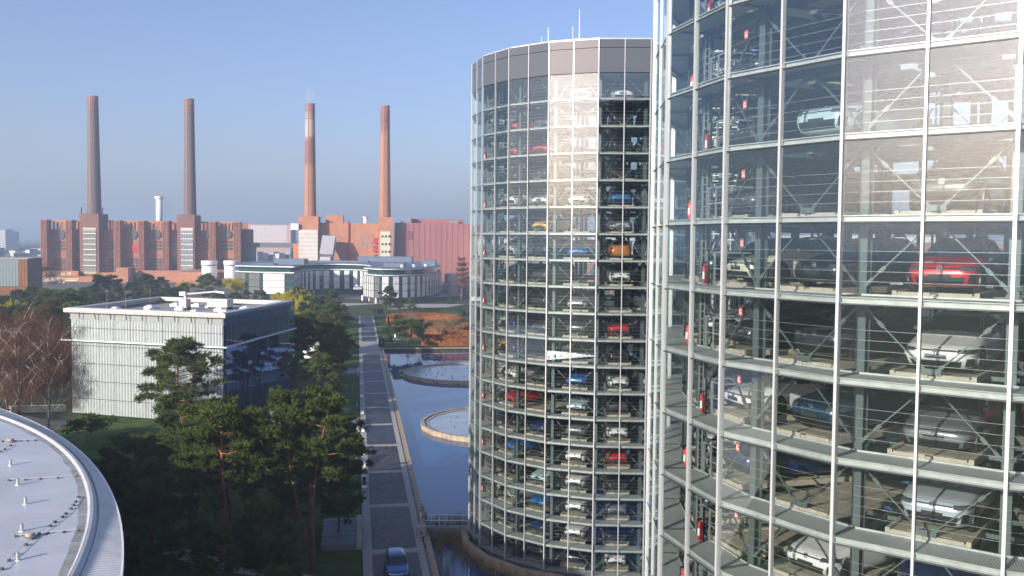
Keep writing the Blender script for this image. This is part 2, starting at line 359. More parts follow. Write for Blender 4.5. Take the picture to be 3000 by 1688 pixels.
# ------------------------------------------------------------------ things along the promenade
bl_me = MB().box(-0.24, 0.24, -0.62, 0.62, 0, 0.44).mesh('bench_block', white)
bs = [(26.5, 1), (29.3, 0), (34.6, 1), (37.5, 1), (44, 1), (47.2, 1), (58, 1), (61.3, 1), (72, 1), (87.0, 1), (101, 1), (116, 1)]
k = 0
for s, wh in bs:
    if not wh: continue
    k += 1
    o = thing('bench_block', 'low white stone seat block at the promenade edge, %s from the camera' % ORD[k], 'bench', pm(s, -2.42, 0.069), PRZ, 'white seat blocks along the promenade')
    obj('seat', MB().box(-0.24, 0.24, -0.62, 0.62, 0.08, 0.46).mesh('seat', white) if k == 1 else bpy.data.meshes['seat'], o)
    obj('plinth', MB().box(-0.19, 0.19, -0.56, 0.56, 0.0, 0.08).mesh('plinth', black) if k == 1 else bpy.data.meshes['plinth'], o)
o = thing('display_stand', 'dark glass display stand with small exhibit between two white seat blocks', 'display', pm(29.3, -2.42, 0.069), PRZ)
MB().box(-0.2, 0.2, -0.7, 0.7, 0, 0.5).build('base', mat('bronze', (0.06, 0.05, 0.04), 0.4), o)
MB().box(-0.18, 0.18, -0.68, 0.68, 0.5, 1.0).build('case', carglass, o)
metal_roof = mat('grey_metal_roof', (0.20, 0.22, 0.25), 0.5, 0.4, var=0.06, scale=1, stretch=(1, 6, 1))
for k, (s, ln, nm) in enumerate(((11.3, 8.0, 'nearest the camera'), (62.0, 7.0, 'halfway along'), (117.5, 7.0, 'towards the hotel'))):
    o = thing('low_platform', 'low flat grey metal covered platform left of the promenade, %s' % nm, 'platform', pm(s, -4.6, 0), PRZ, 'low grey platforms beside the promenade')
    MB().box(-1.7, 1.35, -ln / 2, ln / 2, 0.0, .5).build('roof', metal_roof, o)
    MB().box(1.37, 1.85, -ln / 2 - .1, ln / 2 + .1, 0.0, .72).build('side_wall', concrete, o)
    for yy in np.linspace(-ln / 2 + .8, ln / 2 - .8, 5): MB().box(-1.68, 1.33, yy - .02, yy + .02, .5, .53).build('roof_seam', metal_roof, o)
k = 0
for s in (8, 16, 24.5, 33, 42, 53, 66, 79):
    k += 1
    o = thing('marker_post', 'thin white marker post in the grass verge, %s from the camera' % ORD[k], 'post', pm(s, -3.3, 0), PRZ, 'thin white posts in the verge')
    MB().tube([(0, 0, 0), (0.12, 0.05, 0.55)], 0.03, 6).build('post', white, o)
    MB().box(-.04, .04, -.04, .04, 0, .05).build('foot', darkm, o)
# footbridge over the basin to the far tower
fb = thing('footbridge', 'grey steel footbridge with glass sided railings from promenade to far tower', 'footbridge', (0, 0, 0))
b0, b1 = Vector((-7.6, 86.6, 0.12)), Vector((-2.9, 86.9, 0.12))
MB().box(-7.9, -3.5, 85.75, 87.65, 0.0, 0.14).build('deck', mat('grey_deck', (0.27, 0.28, 0.29), 0.6, var=.1, scale=2), fb)
MB().box(-7.9, -3.5, 85.70, 85.74, -0.3, 0.5).build('side_plate', mat('grey_plate', (0.25, 0.27, 0.29), .5, .3), fb)
for y in (85.8, 87.6):
    for z in (1.1,): MB().tube([(-7.9, y, z), (-3.5, y, z)], 0.03, 6).build('handrail', alu, fb)
    for z in (0.4, 0.65, 0.88): MB().tube([(-7.9, y, z), (-3.5, y, z)], 0.012, 5).build('rail_wire', cable, fb)
    for x in np.linspace(-7.9, -3.6, 5): MB().box(x - .025, x + .025, y - .02, y + .02, 0.14, 1.1).build('post', darkm, fb)
MB().box(-7.9, -3.6, 85.78, 85.80, 0.3, 1.02).build('glass_side', tower_glass, fb)
gt = thing('bridge_gate', 'white slatted gate across the start of the footbridge', 'gate', (-6.6, 86.7, 0.14))
for i in range(6): MB().box(-.02, .02, -.72 + i * .26, -.6 + i * .26, 0.15, 1.05).build('slat', white, gt)
for z in (.18, 1.0): MB().box(-.035, -.021, -.78, .78, z - .05, z + .05).build('rail', white, gt)
sg = thing('notice_board', 'white slanted notice board standing at the footbridge entrance', 'notice board', (-8.35, 86.7, 0.06), 0.1)
MB().box(-.05, .05, -.62, .62, 0.35, 1.35).build('board', white, sg)
for y in (-.5, .5): MB().box(-.04, .04, y - .04, y + .04, 0, .35).build('leg', darkm, sg)
MB().box(.051, .056, -.12, .2, 0.7, 1.05).build('symbol', mat('dark_blue_print', (.02, .03, .06)), sg)
pr = thing('bridge_pier', 'short pale concrete pier beside the footbridge entrance', 'pier', (-8.15, 84.75, 0.0), PRZ)
MB().box(-.42, .42, -.55, .55, 0, .95).build('block', concrete, pr); MB().box(-.1, .1, -.57, -.551, .3, .5).build('lamp', lampm, pr)

# ------------------------------------------------------------------ cars
CARS = {   # z, x front, x rear, half width
 'hatchback': dict(L=[(.17, 1.86, -1.90, .76, 5), (.22, 2.03, -2.03, .845, 6), (.34, 2.11, -2.10, .878, 7), (.50, 2.135, -2.135, .893, 7), (.62, 2.12, -2.14, .895, 6.5),
   (.70, 2.07, -2.13, .892, 6), (.755, 1.97, -2.12, .888, 5.2), (.81, 1.74, -2.11, .880, 5), (.87, 1.42, -2.10, .868, 5.2), (.92, 1.14, -2.09, .855, 6), (.965, .93, -2.075, .835, 6),
   (1.08, .70, -2.00, .79, 5.5), (1.22, .42, -1.90, .725, 5.2), (1.35, .12, -1.78, .665, 5), (1.42, -.10, -1.68, .62, 4.5), (1.46, -.35, -1.50, .54, 4), (1.475, -.62, -1.2, .36, 3.5)],
   wb=1.31, wr=.315, ws=(1.0, 1.385), sw=(1.0, 1.36), cowl=.93, rear=-1.92, hl=(.615, .72), gr=(.30, .46), pl=.40, em=.665),
 'suv': dict(L=[(.20, 1.98, -2.02, .78, 5), (.27, 2.14, -2.15, .87, 6), (.42, 2.22, -2.22, .905, 7), (.60, 2.25, -2.25, .92, 7), (.75, 2.235, -2.255, .92, 6.5),
   (.85, 2.17, -2.25, .915, 6), (.91, 2.05, -2.24, .908, 5.2), (.96, 1.78, -2.23, .90, 5), (1.01, 1.45, -2.22, .888, 5.2), (1.055, 1.18, -2.21, .875, 6), (1.09, 1.02, -2.20, .86, 6),
   (1.22, .78, -2.13, .82, 5.5), (1.37, .48, -2.04, .76, 5.2), (1.51, .18, -1.93, .70, 5), (1.58, -.05, -1.84, .65, 4.5), (1.62, -.32, -1.66, .56, 4), (1.635, -.62, -1.35, .38, 3.5)],
   wb=1.34, wr=.355, ws=(1.12, 1.545), sw=(1.13, 1.52), cowl=1.02, rear=-2.06, hl=(.74, .845), gr=(.36, .56), pl=.50, em=.80),
 'saloon': dict(L=[(.17, 2.20, -2.25, .78, 5), (.22, 2.36, -2.38, .86, 6), (.36, 2.45, -2.45, .905, 7), (.52, 2.48, -2.47, .925, 7), (.63, 2.455, -2.475, .928, 6),
   (.70, 2.37, -2.47, .925, 5), (.76, 2.16, -2.46, .915, 4.6), (.83, 1.86, -2.44, .905, 4.6), (.89, 1.58, -2.42, .89, 5), (.94, 1.38, -2.38, .875, 5.5), (.985, 1.22, -2.28, .855, 6),
   (1.10, .92, -2.02, .80, 5.5), (1.24, .56, -1.72, .735, 5), (1.37, .20, -1.38, .675, 4.6), (1.45, -.05, -1.12, .62, 4.2), (1.495, -.3, -.92, .53, 4), (1.51, -.5, -.75, .34, 3.5)],
   wb=1.48, wr=.345, ws=(1.02, 1.41), sw=(1.02, 1.385), cowl=1.22, rear=-2.02, hl=(.60, .685), gr=(.27, .40), pl=.44, em=.625)}
def levels(cs):
    T = CARS[cs]['L']; zz = [t[0] for t in T]
    def f(z):
        z = min(max(z, zz[0]), zz[-1])
        return [float(np.interp(z, zz, [t[i] for t in T])) for i in (1, 2, 3, 4)]
    return f
def sgnp(v, p): return math.copysign(abs(v) ** p, v)
def car_body(cs):
    mb = MB(); T = CARS[cs]['L']; N = 48
    for z, xf, xr, wd, e in T:
        c, a = (xf + xr) / 2, (xf - xr) / 2
        for k in range(N):
            t = 2 * PI * k / N; mb.v.append((c + a * sgnp(math.cos(t), 2 / e), wd * sgnp(math.sin(t), 2 / e), z))
    for i in range(len(T) - 1):
        for k in range(N): mb.f.append((i * N + k, i * N + (k + 1) % N, (i + 1) * N + (k + 1) % N, (i + 1) * N + k))
    mb.f.append(tuple(range(N))[::-1]); mb.f.append(tuple((len(T) - 1) * N + k for k in range(N))); mb.m = [0] * len(mb.f)
    return mb.mesh('body', paint, True)
def front_patch(cs, z0, z1, y0, y1, off=.02, nz=3, ny=8, rear=False, taper=None):
    """piece of skin lying on the nose (or tail) between two heights; y limits may differ at top and bottom"""
    f = levels(cs); mb = MB(); th = 0.02 + off
    zs_ = sorted(set([z0, z1] + [z0 + (z1 - z0) * i / nz for i in range(nz + 1)] + [t[0] for t in CARS[cs]['L'] if z0 < t[0] < z1])); nz = len(zs_) - 1
    for lay in (0, 1):
        for i in range(nz + 1):
            z = zs_[i]; q_ = (z - z0) / (z1 - z0); xf, xr, wd, e = f(z); c, a = (xf + xr) / 2, (xf - xr) / 2
            for j in range(ny + 1):
                ya, yb = y0, y1
                if taper: ya, yb = y0 + taper[0] * q_, y1 + taper[1] * q_
                y = ya + (yb - ya) * j / ny; y = min(max(y, -wd * .985), wd * .985)
                x = c + (-1 if rear else 1) * (a * (1 - abs(y / wd) ** e) ** (1 / e) + off - th * (1 - lay))
                mb.v.append((x, y, z))
    W_ = ny + 1; B = (nz + 1) * W_
    for i in range(nz):
        for j in range(ny):
            q = [i * W_ + j, i * W_ + j + 1, (i + 1) * W_ + j + 1, (i + 1) * W_ + j]
            mb.f.append(tuple(B + v for v in q)); mb.m.append(0)
    edge = [j for j in range(W_)] + [i * W_ + ny for i in range(1, nz + 1)] + [nz * W_ + j for j in range(ny - 1, -1, -1)] + [i * W_ for i in range(nz - 1, 0, -1)]
    for i in range(len(edge)): p, q = edge[i], edge[(i + 1) % len(edge)]; mb.f.append((p, q, B + q, B + p)); mb.m.append(0)
    return mb
def side_patch(cs, side, off=.014, nx=12, nz=4):
    d = CARS[cs]; f = levels(cs); mb = MB(); z0, z1 = d['sw']
    zs_ = sorted(set([z0, z1] + [t[0] for t in d['L'] if z0 < t[0] < z1])); nz = len(zs_) - 1
    for lay in (0, 1):
        for i in range(nz + 1):
            z = zs_[i]; xf, xr, wd, e = f(z); c, a = (xf + xr) / 2, (xf - xr) / 2
            fa, fr = xf - .20 - .06 * (1 - (z - z0) / (z1 - z0)), xr + .30
            for j in range(nx + 1):
                x = fa + (fr - fa) * j / nx
                y = wd * (1 - min(.97, abs((x - c) / a)) ** e) ** (1 / e) + off - .03 * (1 - lay)
                mb.v.append((x, side * y, z))
    W_ = nx + 1; B = (nz + 1) * W_
    for i in range(nz):
        for j in range(nx):
            mb.f.append((B + i * W_ + j, B + i * W_ + j + 1, B + (i + 1) * W_ + j + 1, B + (i + 1) * W_ + j)); mb.m.append(0)
    edge = [j for j in range(W_)] + [i * W_ + nx for i in range(1, nz + 1)] + [nz * W_ + j for j in range(nx - 1, -1, -1)] + [i * W_ for i in range(nz - 1, 0, -1)]
    for i in range(len(edge)): p, q = edge[i], edge[(i + 1) % len(edge)]; mb.f.append((p, q, B + q, B + p)); mb.m.append(0)
    return mb
def emblem_mesh():
    mb = MB(); r = .075; n = 20
    for k in range(n):
        a, c_ = 2 * PI * k / n, 2 * PI * (k + 1) / n
        vs = [(x, rr * math.cos(t), rr * math.sin(t)) for x in (0, .012) for t in (a, c_) for rr in (r, r * .84)]
        mb.add(vs, [(4, 5, 7, 6), (0, 4, 6, 2), (1, 3, 7, 5)])
    def st(p, q): mb.bar((.006, p[0], p[1]), (.006, q[0], q[1]), .013, .012, up=(1, 0, 0))
    st((-.036, .052), (0, .006)); st((0, .006), (.036, .052))
    st((-.058, .022), (-.030, -.052)); st((-.030, -.052), (0, -.002)); st((0, -.002), (.030, -.052)); st((.030, -.052), (.058, .022))
    return mb.mesh('emblem', chrome)
def wheel_mesh(r):
    t = MB(); wv = .105
    prof = [(r * .62, -wv), (r * .95, -wv), (r, -wv * .7), (r, wv * .7), (r * .95, wv), (r * .66, wv)]
    n = 24; vs = [(rr * math.cos(2 * PI * k / n), yy, rr * math.sin(2 * PI * k / n)) for rr, yy in prof for k in range(n)]
    t.add(vs, [(i * n + k, (i + 1) * n + k, (i + 1) * n + (k + 1) % n, i * n + (k + 1) % n) for i in range(5) for k in range(n)])
    t.add([(r * .64 * math.cos(2 * PI * k / n), wv * .25, r * .64 * math.sin(2 * PI * k / n)) for k in range(n)], [tuple(range(n))[::-1]])
    q = MB()
    for k in range(5):
        a = 2 * PI * k / 5
        for d in (-.16, .16): q.bar((0, wv * .72, 0), (r * .64 * math.cos(a + d), wv * .8, r * .64 * math.sin(a + d)), r * .1, .025, up=(0, 1, 0))
    m = 24
    vs = [(rr * math.cos(2 * PI * k / m), yy, rr * math.sin(2 * PI * k / m)) for rr, yy in ((r * .7, wv * 1.02), (r * .61, wv * .95), (r * .61, wv * .3)) for k in range(m)]
    q.add(vs, [(i * m + k, i * m + (k + 1) % m, (i + 1) * m + (k + 1) % m, (i + 1) * m + k) for i in range(2) for k in range(m)])
    return t.mesh('wheel', rubber, True), q.mesh('rim', rimm)
def arch_mesh(r):
    mb = MB(); n = 14; R2 = r + .055
    vs = [(0, 0, -r * .35)] + [(R2 * math.cos(a), 0, R2 * math.sin(a)) for a in [(-.22 + (1.44) * k / n) * PI * 1.0 / 1.0 * 1.0 for k in range(n + 1)]]
    vs2 = [(x, -.05, z) for x, _, z in vs]; m = len(vs)
    fs = [(0, i, i + 1) for i in range(1, m - 1)] + [(i, i + 1, m + i + 1, m + i) for i in range(1, m - 1)]
    mb.add(vs + vs2, fs); return mb.mesh('wheel_arch', black)
EMB = emblem_mesh(); CM = {}
for cs, d in CARS.items():
    f = levels(cs); q = {}
    q['body'] = car_body(cs)
    z0, z1 = d['ws']; w0, w1 = f(z0)[2] - .07, f(z1)[2] - .05
    q['windscreen'] = front_patch(cs, z0, z1, -w0, w0, nz=2, ny=20, taper=(w0 - w1, w1 - w0)).mesh('windscreen', carglass, True)
    q['rear_window'] = front_patch(cs, z0 + .04, z1 - .02, -w0 + .06, w0 - .06, nz=2, ny=16, rear=True, taper=(w0 - w1, w1 - w0)).mesh('rear_window', carglass, True)
    q['side_l'] = side_patch(cs, 1).mesh('side_window', carglass, True); q['side_r'] = side_patch(cs, -1).mesh('side_window', carglass, True)
    h0, h1 = d['hl']; wh = f((h0 + h1) / 2)[2]
    q['hl_l'] = front_patch(cs, h0, h1, wh * .56, wh * .985, off=.026, nz=2, ny=14, taper=(.0, .0)).mesh('headlight', lampm, True)
    q['hl_r'] = front_patch(cs, h0, h1, -wh * .985, -wh * .56, off=.026, nz=2, ny=14).mesh('headlight', lampm, True)
    q['drl_l'] = front_patch(cs, h1 - .022, h1 - .004, wh * .58, wh * .93, off=.032, nz=1, ny=10).mesh('lamp_strip', chrome)
    q['drl_r'] = front_patch(cs, h1 - .022, h1 - .004, -wh * .93, -wh * .58, off=.032, nz=1, ny=10).mesh('lamp_strip', chrome)
    q['light_strip'] = front_patch(cs, (h0 + h1) / 2 - .012, (h0 + h1) / 2 + .014, -wh * .55, wh * .55, off=.022, nz=1, ny=16).mesh('light_strip', chrome)
    q['grille'] = front_patch(cs, d['gr'][0] - .06, d['gr'][1] - .02, -wh * .62, wh * .62, off=.022, nz=2, ny=16, taper=(-.06, .06)).mesh('grille', black)
    q['intake_l'] = front_patch(cs, d['gr'][0] - .02, d['gr'][1] + .06, wh * .74, wh * .90, off=.024, nz=2, ny=6, taper=(.06, .04)).mesh('air_intake', black)
    q['intake_r'] = front_patch(cs, d['gr'][0] - .02, d['gr'][1] + .06, -wh * .90, -wh * .74, off=.024, nz=2, ny=6, taper=(-.04, -.06)).mesh('air_intake', black)
    q['plate'] = front_patch(cs, d['pl'], d['pl'] + .115, -.26, .26, off=.04, nz=1, ny=4).mesh('number_plate', mat('dark_plate', (.03, .03, .035), .4))
    q['tl_l'] = front_patch(cs, h0 + .12, h1 + .17, wh * .5, wh * .97, off=.022, nz=1, ny=8, rear=True).mesh('tail_light', redm)
    q['tl_r'] = front_patch(cs, h0 + .12, h1 + .17, -wh * .97, -wh * .5, off=.022, nz=1, ny=8, rear=True).mesh('tail_light', redm)
    q['wheel'], q['rim'] = wheel_mesh(d['wr']); q['arch'] = arch_mesh(d['wr'])
    mm = MB(); mm.lathe([(.02, -.07), (.075, -.05), (.09, 0), (.075, .05), (.02, .07)], 10); mm.v = [(x * .6, y * 1.05, z * .8) for x, y, z in mm.v]
    q['mirror'] = mm.mesh('door_mirror', paint, True)
    CM[cs] = q
NCAR = [0]
def make_car(cs, color, label, loc, rz, lod=0, group=None, parent=None):
    NCAR[0] += 1
    d = CARS[cs]; q = CM[cs]; f = levels(cs)
    t = thing('parked_car' if group else 'car', label, 'car', loc, rz, group)
    obj('body', q['body'], t, color=color)
    obj('windscreen', q['windscreen'], t); obj('rear_window', q['rear_window'], t); obj('side_window', q['side_l'], t); obj('side_window', q['side_r'], t)
    zw = (d['hl'][0] + d['hl'][1]) / 2
    for sx in (1, -1):
        for sy in (1, -1):
            wd = f(.5)[2]
            wh = obj('wheel', q['wheel'], t, (sx * d['wb'], sy * (wd - .098), d['wr']), 0 if sy > 0 else PI)
            obj('rim', q['rim'], wh)
            if lod < 2: obj('wheel_arch', q['arch'], t, (sx * d['wb'], sy * (wd + .004), d['wr']), 0 if sy > 0 else PI)
    if lod < 2:
        hA = obj('headlight', q['hl_l'], t); hB = obj('headlight', q['hl_r'], t)
        if lod < 1: obj('lamp_strip', q['drl_l'], hA); obj('lamp_strip', q['drl_r'], hB)
        obj('grille', q['grille'], t)
        obj('number_plate', q['plate'], t); obj('emblem', EMB, t, (f(d['em'])[0] + .024, 0, d['em']))
    if lod < 1:
        obj('light_strip', q['light_strip'], t); obj('air_intake', q['intake_l'], t); obj('air_intake', q['intake_r'], t)
        for sy in (1, -1): obj('door_mirror', q['mirror'], t, (d['cowl'] - .42, sy * (f(d['ws'][0])[2] + .075), d['ws'][0] + .05), color=color)
    if lod >= 2 or lod == 0: obj('tail_light', q['tl_l'], t); obj('tail_light', q['tl_r'], t)
    return t
PAL = {'white': (.72, .73, .72), 'black': (.010, .011, .013), 'dark grey': (.055, .06, .065), 'silver': (.36, .38, .39), 'grey': (.17, .185, .20), 'red': (.50, .012, .015),
       'blue': (.02, .14, .42), 'dark blue': (.008, .025, .11), 'light blue': (.42, .58, .62), 'yellow': (.75, .43, .01), 'cream': (.66, .64, .55), 'orange': (.42, .16, .015),
       'teal': (.006, .036, .07), 'pale blue': (.40, .46, .52)}

# ------------------------------------------------------------------ glass car towers
NB, RT, FH = 20, 12.916, 2.1072
AP = RT * math.cos(PI / NB); HW = RT * math.sin(PI / NB)
Z0 = 27.584; BASEZ, TOPZ = 0.36, 42.81
KS = list(range(-13, 6))
grat = bpy.data.materials.new('walkway_grating'); grat.use_nodes = True
n = grat.node_tree.nodes; L = grat.node_tree.links; b = n['Principled BSDF']; b.inputs['Metallic'].default_value = 0.2; b.inputs['Roughness'].default_value = 0.5
tc = n.new('ShaderNodeTexCoord'); wv = n.new('ShaderNodeTexWave'); wv.inputs['Scale'].default_value = 5.0; wv.bands_direction = 'X'; wv.inputs['Distortion'].default_value = 0.0
nz = n.new('ShaderNodeTexNoise'); nz.inputs['Scale'].default_value = 1.3; nz.inputs['Detail'].default_value = 5
L.new(tc.outputs['Object'], wv.inputs['Vector']); L.new(tc.outputs['Object'], nz.inputs['Vector'])
rp = n.new('ShaderNodeValToRGB'); rp.color_ramp.elements[0].color = (0.28, 0.31, 0.295, 1); rp.color_ramp.elements[1].color = (0.56, 0.59, 0.57, 1)
mxx = n.new('ShaderNodeMath'); mxx.operation = 'ADD'; L.new(wv.outputs['Fac'], mxx.inputs[0]); L.new(nz.outputs['Fac'], mxx.inputs[1])
mx2 = n.new('ShaderNodeMath'); mx2.operation = 'MULTIPLY'; mx2.inputs[1].default_value = 0.6; L.new(mxx.outputs[0], mx2.inputs[0]); L.new(mx2.outputs[0], rp.inputs[0]); L.new(rp.outputs[0], b.inputs['Base Color'])
bp = n.new('ShaderNodeBump'); bp.inputs['Strength'].default_value = 0.5; bp.inputs['Distance'].default_value = 0.02; L.new(wv.outputs['Fac'], bp.inputs['Height']); L.new(bp.outputs[0], b.inputs['Normal'])
clad = mat('grey_cladding', (0.085, 0.095, 0.105), 0.04, 0.1, spec=0.7)
RC = 11.53                                            # ring of outer columns
def tw(r): return r * math.tan(PI / NB)
M_pane = MB().box(-.994, .994, -.012, .012, .03, FH - .03)
M_edge = MB().box(-HW + .03, HW - .03, AP - .16, AP - .12, 0.0, .18).box(-HW + .03, HW - .03, AP - .12, AP - .03, 0.0, .03).box(-HW + .03, HW - .03, AP - .12, AP - .04, .155, .18)
M_tran = MB().box(-HW + .05, HW - .05, AP - .03, AP + .02, -.018, .018)
ro, ri = AP - .165, RC + .10
M_walk = MB().prism([(-tw(ro) + .03, ro), (tw(ro) - .03, ro), (tw(ri) - .03, ri), (-tw(ri) + .03, ri)][::-1], .135, .172)
M_kick = MB().box(-tw(ri) + .03, tw(ri) - .03, ri - .035, ri - .005, .14, .22)
M_pal = MB()
M_pal.prism([(-1.06, 11.47), (1.06, 11.47), (.95, 6.4), (-.95, 6.4)][::-1], .16, .26)
for sx in (-1, 1): M_pal.prism([(sx * 1.06, 11.47), (sx * .94, 11.47), (sx * .84, 6.45), (sx * .95, 6.45)][::-1 if sx > 0 else 1], .26, .33)
M_pal.box(-.9, -.1, 11.43, 11.51, .17, .31).box(.1, .9, 11.43, 11.51, .17, .31)
M_pal.box(-.55, .55, 6.45, 11.2, .261, .272)
def brace(up):
    mb = MB(); y = RC + .02; zc, ze = (FH - .02, .42) if up else (.36, FH - .12)
    for sx in (-1, 1):
        p, q = Vector((sx * .10, y, zc)), Vector((sx * (tw(RC) - .08), y, ze))
        mb.bar(p, q, .035, .06, up=(0, 1, 0)); d = (q - p).normalized()
        mb.bar(p, p + d * .28, .09, .05, up=(0, 1, 0)); mb.bar(q - d * .3, q, .09, .05, up=(0, 1, 0)); mb.bar(q - d * .75, q - d * .55, .10, .08, up=(0, 1, 0))
    mb.box(-.24, .24, y - .02, y + .02, zc - (.18 if up else .06), zc + (.0 if up else .1)); return mb
M_brU, M_brD = brace(True), brace(False)
M_cab = MB()
for zz in (.55, .82, 1.09, 1.36): M_cab.box(-tw(RC + .16) + .02, tw(RC + .16) - .02, RC + .155, RC + .163, zz - .004, zz + .004)
TOWERS = {'near': (17.955, 33.077, -3.0225, range(-2, 4), range(-7, 5)), 'far': (9.059, 86.344, -3.0190, range(-1, 6), range(-13, 6))}
def me_(mb, nm, m): return mb.mesh(nm, m)
ME = dict(pane=me_(M_pane, 'pane', tower_glass), edge=me_(M_edge, 'edge_beam', edgem), tran=me_(M_tran, 'transom', darkm), walk=me_(M_walk, 'walkway', grat), kick=me_(M_kick, 'kick_plate', edgem),
          pal=me_(M_pal, 'car_pallet', palletm), bu=me_(M_brU, 'brace', steel), bd=me_(M_brD, 'brace', steel), cab=me_(M_cab, 'safety_wires', cable))
mulm_ = mat('mullion_aluminium', (.52, .53, .53), .35, .35)
# full-height pieces
M_colH = MB().box(-.13, .13, -.14, -.115, .36, TOPZ - 2.4).box(-.13, .13, .115, .14, .36, TOPZ - 2.4).box(-.012, .012, -.115, .115, .36, TOPZ - 2.4)
ME['col'] = me_(M_colH, 'column', steel)
ME['icol'] = me_(MB().box(-.11, .11, -.11, .11, .36, TOPZ - 2.4), 'inner_column', darkm)
ME['mul'] = me_(MB().box(-.042, .042, -.09, .07, .36, TOPZ), 'mullion', mulm_)
ME['mulm'] = me_(MB().box(-.033, .033, -.08, .06, .36, TOPZ), 'mullion', mulm_)
fr = MB()
for i in range(NB):
    a = 2 * PI * i / NB; ca, sa = math.cos(a), math.sin(a); px_, py_ = -sa, ca
    fr.bar((6.4 * ca, 6.4 * sa, .06), (RC * ca, RC * sa, .06), .16, .24)
    fr.bar((RC * ca, RC * sa, .14), (AP * ca, AP * sa, .14), .08, .14)
    a2 = a + 2 * PI / NB
    for r in (RC, 6.5): fr.bar((r * ca, r * sa, .05), (r * math.cos(a2), r * math.sin(a2), .05), .12, .22)
    for r in (9.9, 8.2): fr.bar((r * ca, r * sa, .12), (r * math.cos(a2), r * math.sin(a2), .12), .08, .12)
ME['frame'] = me_(fr, 'floor_frame', steel)
poly = [(RT * .985 * math.cos(2 * PI * i / NB), RT * .985 * math.sin(2 * PI * i / NB)) for i in range(NB)]
ME['clad'] = me_(MB().box(-.994, .994, -.03, .012, .02, 1.90), 'cladding_panel', clad); ME['clad2'] = me_(MB().box(-.994, .994, -.03, .012, 1.94, 2.56), 'cladding_panel', clad)
ME['stair'] = MB()
for i in range(9): ME['stair'].box(-1.4 + i * .31, -1.4 + (i + 1) * .31, 10.0, 11.0, .25 + i * .235, .29 + i * .235)
ME['stair'].add([(-1.4, 9.98, .1), (1.4, 9.98, 2.2), (1.4, 9.98, 2.42), (-1.4, 9.98, .34), (-1.4, 10.02, .1), (1.4, 10.02, 2.2), (1.4, 10.02, 2.42), (-1.4, 10.02, .34)], [(0, 1, 2, 3), (7, 6, 5, 4), (0, 4, 5, 1), (3, 2, 6, 7)])
ME['stair'].add([(-1.4, 11.00, .1), (1.4, 11.00, 2.2), (1.4, 11.00, 2.42), (-1.4, 11.00, .34), (-1.4, 11.04, .1), (1.4, 11.04, 2.2), (1.4, 11.04, 2.42), (-1.4, 11.04, .34)], [(0, 1, 2, 3), (7, 6, 5, 4), (0, 4, 5, 1), (3, 2, 6, 7)])
ME['stair'] = me_(ME['stair'], 'stair_flight', mat('pale_stair', (.55, .55, .52), .5, .2))
rl = MB()
for x in (-.55, 0, .55): rl.box(x - .025, x + .025, 11.66, 11.71, .16, 1.26)
for z in (.72, 1.24): rl.box(-.6, .6, 11.665, 11.705, z - .022, z + .022)
rl.box(.55, .6, 10.7, 11.7, 1.21, 1.25).box(-.6, -.55, 10.7, 11.7, 1.21, 1.25)
for x in (.72, 1.02): rl.box(x - .02, x + .02, 11.66, 11.70, .16, FH - .1)
for i in range(7): rl.box(.74, 1.0, 11.67, 11.69, .4 + i * .24, .42 + i * .24)
ME['rail'] = me_(rl, 'guard_rail', mat('grey_galvanised', (.38, .42, .42), .4, .5))
def bayM(ang, z): return Matrix.Translation((0, 0, z)) @ Matrix.Rotation(ang - PI / 2, 4, 'Z')
towers = {}
